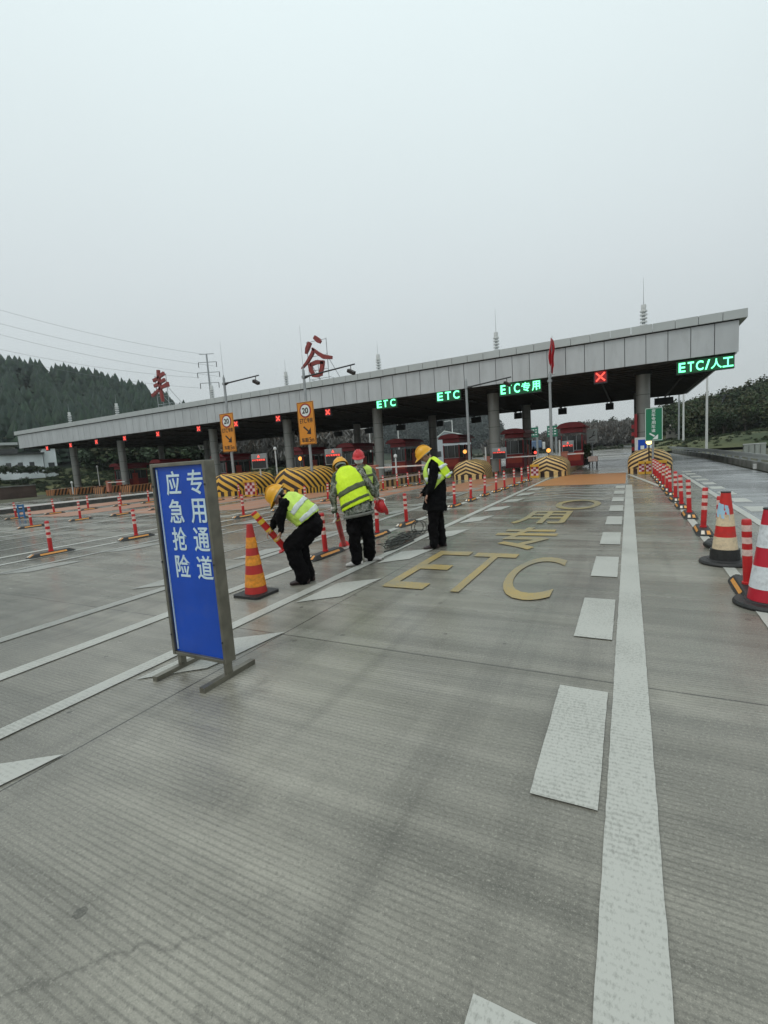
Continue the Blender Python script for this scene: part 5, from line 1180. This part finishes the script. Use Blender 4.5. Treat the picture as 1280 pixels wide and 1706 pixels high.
def build_person(label, J, jacket, trousers, shoes, sleeve, hat, vest=None, mask=False, hem=None, gloves=False, coat=False, leg=(.095, .072, .058), belly=(.17, .12), curl=(.9, .9), vestm=None):
    t, S = person(label, J); lat = S['lat']; plat = S.get('plat', lat)
    B, hl, hu, hf = head_bits(S['head'], S['hfwd'], S['hup'])
    B.append(('cap', S['head']-hu*.05-hf*.02, S['neck'], .052, .062))
    # inner body so that it is one figure
    B.append(('loft', rings_along([S['pelvis'], S['waist'], S['chest'], S['neck']], lat, [.13, .12, .15, .09], [.09, .08, .09, .06])))
    for sd in 'LR':
        B.append(('cap', S['sh'+sd], S['el'+sd], .045, .036)); B.append(('cap', S['el'+sd], S['wr'+sd], .036, .027))
        B.append(('cap', S['sh'+sd], S['neck'], .05, .05)); B.append(('cap', S['hip'+sd], S['kn'+sd], .07, .05)); B.append(('cap', S['kn'+sd], S['ank'+sd], .05, .036)); B.append(('cap', S['hip'+sd], S['pelvis'], .08, .08))
        fd = (S['ha'+sd]-S['wr'+sd]).normalized(); th = S.get('thumb'+sd, hf); 
        if not gloves: B += hand_bits(S['wr'+sd], fd, lat*(-1 if sd == 'L' else 1), th, curl[0], 1.05)
    addmesh('body', grow(B, .0075, 3), M_SKIN, t)
    if gloves:
        for sd in 'LR':
            fd = (S['ha'+sd]-S['wr'+sd]).normalized(); addmesh('glove', grow(hand_bits(S['wr'+sd], fd, lat*(-1 if sd == 'L' else 1), S.get('thumb'+sd, hf), curl[0], 1.18, .0105)+[('cap', S['wr'+sd]-fd*.05, S['wr'+sd], .038, .034)], .007, 2), M_GLOVE, t)
    h = t
    s = MB()
    for sg_ in (-1, 1): ball(s, S['head']+hl*.030*sg_+hf*.086+hu*.012, (hl*.013, hf*.008, hu*.007), 8, 6)
    s.build('eyes', M_EYE, t, smooth=True)
    s = MB(); loft(s, rings_along([S['head']-hu*.035-hf*.055, S['head']+hu*.01-hf*.03, S['head']+hu*.06-hf*.01], hl, [.055, .082, .08], [.05, .078, .095]), e=2); s.build('hair', M_HAIR, t, smooth=True)
    helmet(t, S['head']+hu*.038+hf*.004, hf, hu, hat)
    if mask:
        s = MB(); n = 10; vs = []
        for j in range(6):
            for i in range(n+1):
                a = -1.25+2.5*i/n; z = .016-.115*j/5; r = .104+.016*math.sin(math.pi*j/5)-(.02 if j == 5 else 0); vs.append(S['head']+hl*r*.80*math.sin(a)+hf*(r*1.02*math.cos(a)+.006)+hu*z)
        s.add(vs, [(j*(n+1)+i, j*(n+1)+i+1, (j+1)*(n+1)+i+1, (j+1)*(n+1)+i) for j in range(5) for i in range(n)]); s.build('face_mask', M_MASK, t, smooth=True)
    # jacket or coat
    w0, w1 = belly
    rg = rings_along([S['pelvis'], S['waist'], S['chest'], S['neck']-(S['neck']-S['chest'])*.25, S['neck']], [plat, lat, lat, lat, lat], [w0, w0, .20, .175, .085], [w1, w1, .135, .11, .075])
    B = [('loft', rg)]
    if coat: B.append(('loft', rings_along(coat[0], lat, coat[1], coat[2])))
    for sd in 'LR':
        B += [('cap', S['sh'+sd], S['el'+sd], .072, .062), ('cap', S['el'+sd], S['wr'+sd], .060, .045), ('cap', S['neck']-(S['neck']-S['chest'])*.2, S['sh'+sd], .08, .074)]
    jm = grow(B, .011, 4, .055); addmesh('coat' if coat else 'jacket', jm, jacket, t)
    s = MB(); loft(s, rings_along([S['neck']-hu*.0, S['neck']+(S['head']-S['neck']).normalized()*.05], lat, [.078, .066], [.072, .062]), e=2, cap=False); s.build('collar', jacket, t, smooth=True)
    B = []
    B.append(('loft', rings_along([S['pelvis']-(S['waist']-S['pelvis']).normalized()*.06, S['pelvis'], S['waist']], [plat, plat, lat], [.165, .175, .16], [.12, .125, .11])))
    for sd in 'LR': B += [('cap', S['hip'+sd], S['kn'+sd], leg[0], leg[1]), ('cap', S['kn'+sd], S['ank'+sd]+Vector((0, 0, -.01)), leg[1], leg[2])]
    addmesh('trousers', grow(B, .011, 4, .06), trousers, t)
    for sd in 'LR':
        td = S['toe'+sd].normalized(); a = S['ank'+sd]; a = Vector((a.x, a.y, 0)); sdv = Vector((-td.y, td.x, 0)); up = Vector((0, 0, 1))
        me = grow([('loft', [(a-td*.085+up*.035, sdv*.026, up*.03), (a-td*.055+up*.05, sdv*.040, up*.048), (a+td*.02+up*.048, sdv*.043, up*.047), (a+td*.09+up*.036, sdv*.048, up*.034), (a+td*.15+up*.028, sdv*.045, up*.026), (a+td*.185+up*.022, sdv*.028, up*.018)]), ('cap', a+up*.05-td*.01, a+up*.10-td*.01, .045, .045)], .009, 3)
        addmesh('shoe', me, shoes, t)
    return t, S
def J_(px, py, o=0.0, base=None):            # surveyed point on the upright plane through the feet, set back by o
    P0 = base+NV*o; w = R@_d(px, py); w = Vector(w); k = (P0-Vector((0, 0, H))).dot(NV)/w.dot(NV); return Vector((0, 0, H))+w*k

# --- man in the long black coat, side on, head bowed
f4 = G(724, 911); j = lambda x, y, o=0: J_(x, y, o, f4)
J4 = dict(pelvis=j(726.5, 840), waist=j(727, 815), chest=j(728.5, 789), neck=j(720, 767), head=j(709.5, 758.5), hfwd=(-RV*.80-Vector((0, 0, .55))), hup=(Vector((0, 0, .80))-RV*.55), lat=-NV,
    shL=j(725, 777, -.18), elL=j(722, 806, -.23), wrL=j(714, 823, -.20), haL=j(709, 833, -.18), shR=j(724, 777, .18), elR=j(716, 806, .22), wrR=j(706, 822, .16), haR=j(701, 828, .14),
    hipL=j(724, 842, -.09), hipR=j(730, 842, .09), knL=j(723, 874, -.10), knR=j(733, 873, .10), ankL=G(723.5, 905.5, .09), ankR=G(737, 902, .09), toeL=(-RV-NV*.15), toeR=(-RV+NV*.1), thumbL=-RV-Vector((0, 0, .2)), thumbR=-RV)
sk = ([j(725.5, 849.5), j(726, 835), j(727, 812), j(728, 795)], [.235, .215, .20, .19], [.205, .185, .165, .155])
t4, S4 = build_person('man in a yellow helmet, long black coat and lime vest looking down at the cable', J4, M_BLACKC, M_BLACKT, M_SHOEB, None, M_YH, coat=tuple([[p-Vector(((J4['ankL'].x+J4['ankR'].x)/2, (J4['ankL'].y+J4['ankR'].y)/2, 0)) for p in sk[0]], sk[1], sk[2]]), leg=(.105, .092, .078), belly=(.19, .155))
o4 = Vector(((J4['ankL'].x+J4['ankR'].x)/2, (J4['ankL'].y+J4['ankR'].y)/2, 0)); k4 = lambda x, y, o=0: J_(x, y, o, f4)-o4
def shell(rows, th=.008):
    """cloth sheet from rows of points with a little thickness"""
    s = MB(); nr, nc = len(rows), len(rows[0]); vs = [p for r in rows for p in r]; nrm = []
    for a in range(nr):
        for b in range(nc):
            du = rows[a][min(b+1, nc-1)]-rows[a][max(b-1, 0)]; dv = rows[min(a+1, nr-1)][b]-rows[max(a-1, 0)][b]; q = du.cross(dv); nrm.append(q.normalized() if q.length > 1e-7 else Vector((0, 0, 1)))
    vs2 = [v+n*th for v, n in zip(vs, nrm)]; N = nr*nc
    fs = [(a*nc+b, a*nc+b+1, (a+1)*nc+b+1, (a+1)*nc+b) for a in range(nr-1) for b in range(nc-1)]; fs2 = [tuple(i+N for i in f[::-1]) for f in fs]
    ed = [a*nc for a in range(nr)]+[(nr-1)*nc+b for b in range(1, nc)]+[a*nc+nc-1 for a in range(nr-2, -1, -1)]+[b for b in range(nc-2, 0, -1)]
    side = [(ed[i], ed[(i+1) % len(ed)], ed[(i+1) % len(ed)]+N, ed[i]+N) for i in range(len(ed))]
    s.add(vs+vs2, fs+fs2+side); return s
def crease(o, st=.022, lv=2):
    sb_ = o.modifiers.new('s', 'SUBSURF'); sb_.levels = lv; sb_.render_levels = lv; sb_.subdivision_type = 'SIMPLE'
    for nm, k in (('folds', 1.0), ('creases', .5)):
        dm = o.modifiers.new(nm, 'DISPLACE'); dm.texture = bpy.data.textures[nm]; dm.strength = st*k; dm.mid_level = .5; dm.texture_coords = 'LOCAL'
    return o
def wrap(rings, u0, u1, off, nc=12, e=2.4):
    """rows of points on an inflated torso between angles u0..u1 (degrees; 0 = lateral +, 90 = depth +)"""
    rows = []
    for c, u, v in rings:
        ul, vl = u.length, v.length; row = []
        for i in range(nc+1):
            a = math.radians(u0+(u1-u0)*i/nc); ca, sa = math.cos(a), math.sin(a)
            row.append(Vector(c)+u/ul*(ul+off)*(abs(ca)**(2/e))*(1 if ca >= 0 else -1)+v/vl*(vl+off)*(abs(sa)**(2/e))*(1 if sa >= 0 else -1))
        rows.append(row)
    return rows
# vest of the coat man: blown back from the shoulders, a panel under each arm and a strip down the front
def pan(pts): return [[k4(*p) for p in row] for row in pts]
back = pan([[(715, 764, -.13), (722, 760, -.06), (723, 760, .06), (716, 764, .13)], [(722, 764, -.17), (731, 763.5, -.09), (731, 763.5, .09), (722, 764, .17)], [(728, 771, -.20), (740, 770, -.10), (740, 770, .10), (728, 771, .20)], [(732, 779, -.21), (747, 777, -.12), (747, 777, .12), (732, 779, .21)],
            [(735, 787, -.215), (752, 785, -.13), (752, 785, .13), (735, 787, .21)], [(740, 793, -.21), (754, 790, -.13), (754, 790, .13), (740, 793, .21)], [(745, 797, -.19), (750, 796.5, -.12), (750, 796.5, .12), (745, 797, .19)]])
vb = shell(back, .01).build('vest', M_LIME, t4, smooth=True, auto=180); crease(vb, .02); vb.modifiers[0].subdivision_type = 'CATMULL_CLARK'
def tape(rows, nm='reflective_tape', m=M_TAPE, par=None): o = shell(rows, .006).build(nm, m, par or vb, smooth=True, auto=180); return o
def patch(p, m=M_TAPE, nm='reflective_tape', par=None): return tape([[k4(*q) for q in row] for row in p], nm, m, par)
patch([[(731.5, 777.5, -.222), (737, 774, -.175)], [(735, 782.5, -.228), (741.5, 777, -.175)]]); patch([[(737, 774, -.175), (743, 771.5, -.12)], [(741.5, 777, -.175), (747, 774, -.12)]])
patch([[(743, 792, -.205), (748, 788.5, -.165)], [(744.5, 796, -.205), (751, 791, -.165)]]); patch([[(748, 788.5, -.165), (754, 784.5, -.13)], [(751, 791, -.165), (755, 788, -.13)]])
sp_ = shell(pan([[(732, 786, -.205), (737, 788, -.20), (740, 791, -.19)], [(729, 799, -.215), (735, 797, -.21), (742, 797, -.2)], [(726, 809, -.215), (730, 807.5, -.215), (736, 802.5, -.2)], [(723.5, 816, -.21), (725, 814.5, -.21), (728, 811, -.2)]]), .008).build('vest_side', M_LIME2, t4, smooth=True, auto=180)
patch([[(731, 789, -.222), (737, 791, -.218)], [(728.5, 798, -.228), (734, 798, -.222)]], par=sp_)
fr_ = shell(pan([[(717, 762.5, -.15), (721, 761.5, -.15)], [(711, 772, -.17), (715, 772, -.18)], [(707, 780, -.15), (712, 783, -.18)], [(705.5, 790, -.12), (714, 792, -.18)], [(708, 798, -.14), (714, 798, -.18)], [(712, 807, -.17), (714, 804, -.18)]]), .008).build('vest_front', M_LIME2, t4, smooth=True, auto=180)
patch([[(714, 780.5, -.235), (716.2, 780.5, -.235)], [(713.6, 791, -.24), (715.8, 791, -.24)]], par=fr_)
patch([[(708, 796, -.19), (714, 795.5, -.2)], [(711, 804, -.19), (714, 803, -.2)]], par=fr_)

# --- man in camouflage jacket and lime vest, back towards us
f2 = G(600, 940); j = lambda x, y, o=0: J_(x, y, o, f2)
J2 = dict(pelvis=j(597, 856), waist=j(591, 835, .03), chest=j(580.5, 802, .12), neck=j(574.5, 782, .22), head=j(567.5, 779.5, .30), hfwd=(NV*.80-Vector((0, 0, .55))-RV*.22), hup=(Vector((0, 0, .75))+NV*.55-RV*.2), lat=-RV*.985-NV*.1, plat=-RV,
    shL=j(560, 795, .15), elL=j(554.5, 829, .12), wrL=j(556, 852, .10), haL=j(560, 866, .12), shR=j(598, 789, .14), elR=j(617.5, 813, .16), wrR=j(627, 826, .26), haR=j(634, 833, .32),
    hipL=j(587.5, 862), hipR=j(607.5, 860), knL=j(590, 896, -.02), knR=j(612.5, 893, .05), ankL=G(594.5, 932, .09), ankR=G(615.5, 925.5, .09), toeL=(-RV*.85-NV*.3), toeR=(RV*.85+NV*.1), thumbL=RV, thumbR=Vector((0, 0, 1)))
t2, S2 = build_person('man in lime vest and camouflage jacket seen from behind, in white trainers', J2, M_CAMO, M_BLACKT, M_SHOEW, None, M_YH, leg=(.112, .098, .086), belly=(.215, .15), gloves=True)
ws = [.200, .196, .186, .178, .158, .085]; ds = [.150, .152, .150, .142, .125, .080]
pt2 = [S2['pelvis']*.35+S2['waist']*.65, S2['waist'], S2['waist'].lerp(S2['chest'], .5), S2['chest'], S2['chest'].lerp(S2['neck'], .62), S2['chest'].lerp(S2['neck'], 1.02)]
# torso cloth with diagonal hem and two dark bands
rg2 = rings_along(pt2, S2['lat'], ws, ds)
def sub(rings, f0, f1, n=3):
    out = []
    for k in range(n):
        f = (f0+(f1-f0)*k/(n-1))*(len(rings)-1); i = min(int(f), len(rings)-2); a = f-i; out.append(tuple(rings[i][q].lerp(rings[i+1][q], a) if isinstance(rings[i][q], Vector) else None for q in range(3)))
    return out
def skewed(rings, amt, latv):                # tilt the rows so bands slope with the bend
    return [(c, u+Vector((0, 0, amt))*(1 if u.dot(latv) > 0 else -1)*1.0, v) for c, u, v in rings]
sk2 = skewed(rg2[:4], -.035, S2['lat'])+rg2[4:]
v2 = shell(wrap(sk2, 0, 360, .020, 40), .006).build('vest', M_LIME, t2, smooth=True, auto=180)
for f0, f1 in ((.12, .21), (.36, .45)): shell(wrap(sub(sk2, f0, f1), 0, 360, .027, 40), .004).build('vest_band', M_TAPED, v2, smooth=True, auto=180)
crease(v2, .03)
for k_ in kids(v2): crease(k_, .03, 1)
hm = rings_along([S2['pelvis']-Vector((0, 0, .03)), S2['pelvis']+Vector((0, 0, .02))], S2['plat'], [.215, .222], [.155, .16]); hm = skewed(hm, -.03, S2['plat']); shell(wrap(hm, 0, 360, .012, 36), .006).build('hem', M_GREYCL, t2, smooth=True, auto=180)

# --- stooping man at left, side on
f1 = G(508, 969); j = lambda x, y, o=0: J_(x, y, o, f1)
J1 = dict(pelvis=j(519, 872), waist=j(507, 857), chest=j(489, 843), neck=j(472, 831), head=j(464.5, 826.5), hfwd=(-RV*.55-Vector((0, 0, .80))), hup=(-RV*.80+Vector((0, 0, .55))), lat=-NV, plat=-NV,
    shL=j(475, 840, -.18), elL=j(466, 866, -.24), wrL=j(467.5, 883, -.22), haL=j(466.5, 893, -.20), shR=j(475, 840, .17), elR=j(462, 864, .16), wrR=j(452, 880, .05), haR=j(447, 887, .02),
    hipL=j(520, 876, -.10), hipR=j(521, 876, .10), knL=j(485.5, 911, -.11), knR=j(497, 908, .12), ankL=G(505, 962, .09), ankR=G(514, 957, .09), toeL=(-RV-NV*.1), toeR=(-RV+NV*.1), thumbL=-RV, thumbR=Vector((0, 0, 1)))
t1, S1 = build_person('man in a yellow helmet and black clothes bending low over a red post', J1, M_BLACKC, M_BLACKT, M_SHOEB, None, M_YH, leg=(.145, .115, .092), belly=(.20, .145))
pt1 = [S1['pelvis'].lerp(S1['waist'], .55), S1['waist'], S1['waist'].lerp(S1['chest'], .5), S1['chest'], S1['chest'].lerp(S1['neck'], .55), S1['neck']]
rg1 = rings_along(pt1, S1['lat'], [.20, .205, .205, .20, .17, .09], [.150, .152, .150, .146, .13, .085])
v1 = shell(wrap(rg1, -12, 192, .028, 30), .006).build('vest', M_LIME2, t1, smooth=True, auto=180)
# belly side hangs open: narrow lime edge below the arm
v1b = shell(wrap(sub(rg1, .0, .62, 5), 192, 348, .024, 24), .006).build('vest_front', M_LIME2, t1, smooth=True, auto=180)
for f0, f1_ in ((.04, .19), (.40, .55)): shell(wrap(sub(rg1, f0, f1_), -12, 192, .036, 30), .004).build('reflective_tape', M_TAPE, v1, smooth=True, auto=180)
crease(v1, .03); crease(v1b, .03)
for k_ in kids(v1): crease(k_, .03, 1)
shell(wrap(sub(rg1, .04, .62, 5), 150, 153, .040, 2), .004).build('seam', M_BLK, v1)

# --- man in a red helmet and white mask, facing us
f3 = G(598, 893); j = lambda x, y, o=0: J_(x, y, o, f3)
J3 = dict(pelvis=j(603, 833), waist=j(604, 815), chest=j(604, 794, -.02), neck=j(600, 777.5, -.05), head=j(597, 763.5, -.07), hfwd=(-NV*.97-Vector((0, 0, .16))-RV*.05), hup=(Vector((0, 0, .97))-NV*.16), lat=RV, plat=RV,
    shL=j(618.5, 785, -.02), elL=j(627, 806, -.08), wrL=j(627, 823, -.26), haL=j(624, 832, -.32), shR=j(587.5, 785, -.02), elR=j(583, 806, -.06), wrR=j(588, 820, -.22), haR=j(592, 826, -.28),
    hipL=j(611, 837), hipR=j(597, 837), knL=j(609, 862), knR=j(597, 862), ankL=G(607, 887, .09), ankR=G(597, 890, .09), toeL=(-NV+RV*.2), toeR=(-NV-RV*.2), thumbL=-RV, thumbR=RV)
t3, S3 = build_person('man in a red helmet and white face mask, facing us behind the camouflage jacket', J3, M_CAMO, M_BLACKT, M_SHOEB, None, M_RH, mask=True, leg=(.10, .085, .075), belly=(.20, .135))
pt3 = [S3['pelvis'], S3['waist'], S3['chest'], S3['chest'].lerp(S3['neck'], .65), S3['neck']-Vector((0, 0, .0))]
rg3 = rings_along(pt3, S3['lat'], [.20, .20, .20, .185, .10], [.135, .135, .14, .125, .09])
v3 = shell(wrap(rg3, 20, 345 if False else 160, .028, 20), .006)
side_a = shell(wrap(rg3, -68, 248, .028, 34), .006).build('vest', M_LIME2, t3, smooth=True, auto=180)
for f0, f1_ in ((.30, .38), (.52, .60)): shell(wrap(sub(rg3, f0, f1_), -68, 248, .036, 34), .004).build('vest_band', M_TAPED, side_a, smooth=True, auto=180)

crease(side_a, .03)
# red helmet held in a gloved hand, and the two loose posts
hp = J2['haR']+RV*.02-Vector((0, 0, .09)); th_ = thing('held_helmet', 'red safety helmet hanging from the white glove of the man in camouflage sleeves', 'helmet', hp)
helmet(th_, Vector((0, 0, 0)), RV*.35-Vector((0, 0, 1)), -NV*.35-RV*.65, M_RH, .78, 'shell')
hd = J1['haR']; top = J_(421.6, 853.8, -.03, f1); bot = J_(474.5, 913.5, .10, f1)
loose_post(bot, top, 'red post with yellow bands tilted in the hands of the stooping man at left', yb=True)
lp = loose_post(G(573, 909, .01), J_(559.5, 857, .12, f2), 'red post with a flange held upright beside the man seen from behind', yb=True, bands=1)
# two small figures far away by the middle lane
def far_person(px, py, y, label, m, h=1.65):
    p = PY(px, py, y); t = thing('person', label, 'person', (p.x, y, 0.004), 0, group='small distant figures beyond the islands')
    B = [('cap', (-.09, 0, .85), (-.1, .03, .45), .085, .06), ('cap', (-.1, .03, .45), (-.1, 0, .05), .06, .045), ('cap', (.09, 0, .85), (.1, -.05, .45), .085, .06), ('cap', (.1, -.05, .45), (.1, 0, .05), .06, .045),
         ('loft', [(Vector((0, 0, .82)), Vector((.17, 0, 0)), Vector((0, .11, 0))), (Vector((0, 0, 1.1)), Vector((.17, 0, 0)), Vector((0, .12, 0))), (Vector((0, 0, 1.36)), Vector((.2, 0, 0)), Vector((0, .11, 0))), (Vector((0, 0, 1.45)), Vector((.08, 0, 0)), Vector((0, .07, 0)))]),
         ('cap', (-.2, 0, 1.36), (-.26, -.02, 1.1), .055, .045), ('cap', (-.26, -.02, 1.1), (-.2, -.14, .9), .045, .035), ('cap', (.2, 0, 1.36), (.26, -.02, 1.1), .055, .045), ('cap', (.26, -.02, 1.1), (.2, -.14, .9), .045, .035)]
    B += [('cap', (0, 0, 1.42), (0, 0, 1.52), .05, .05), ('ell', (0, 0, 1.58), (Vector((.075, 0, 0)), Vector((0, .09, 0)), Vector((0, 0, .11))))]
    addmesh('body', grow(B, .02, 3), m, t); s = MB(); ball(s, Vector((0, .01, 1.63)), (Vector((.082, 0, 0)), Vector((0, .095, 0)), Vector((0, 0, .08)))); s.build('hair', M_HAIR, t, smooth=True)
    s = MB(); loft(s, [(Vector((0, 0, .80)), Vector((.185, 0, 0)), Vector((0, .125, 0))), (Vector((0, 0, 1.1)), Vector((.185, 0, 0)), Vector((0, .135, 0))), (Vector((0, 0, 1.37)), Vector((.215, 0, 0)), Vector((0, .125, 0))), (Vector((0, 0, 1.44)), Vector((.1, 0, 0)), Vector((0, .085, 0)))]); s.build('jacket', m, t, smooth=True)
far_person(890.5, 770, 46, 'small dark dressed figure far beyond the islands, left of the flag mast', M_BLACKC)

# ------------------------------------------------------------------ haze
hz_ = MB(); hz_.box((0, 400, 59.5), (2360, 1560, 123.5)); hzo = hz_.build('haze', mat('haze', (.8, .8, .8), vary=0))
hm_ = hzo.data.materials[0]; hn = hm_.node_tree; hn.nodes.clear(); ho = hn.nodes.new('ShaderNodeOutputMaterial'); pv = hn.nodes.new('ShaderNodeVolumePrincipled')
pv.inputs['Color'].default_value = (.86, .92, .96, 1); pv.inputs['Density'].default_value = .00033; pv.inputs['Anisotropy'].default_value = .2
hn.links.new(pv.outputs[0], ho.inputs['Volume']); tag(hzo, 'thin pale winter haze over the whole place', 'haze', kind='stuff')
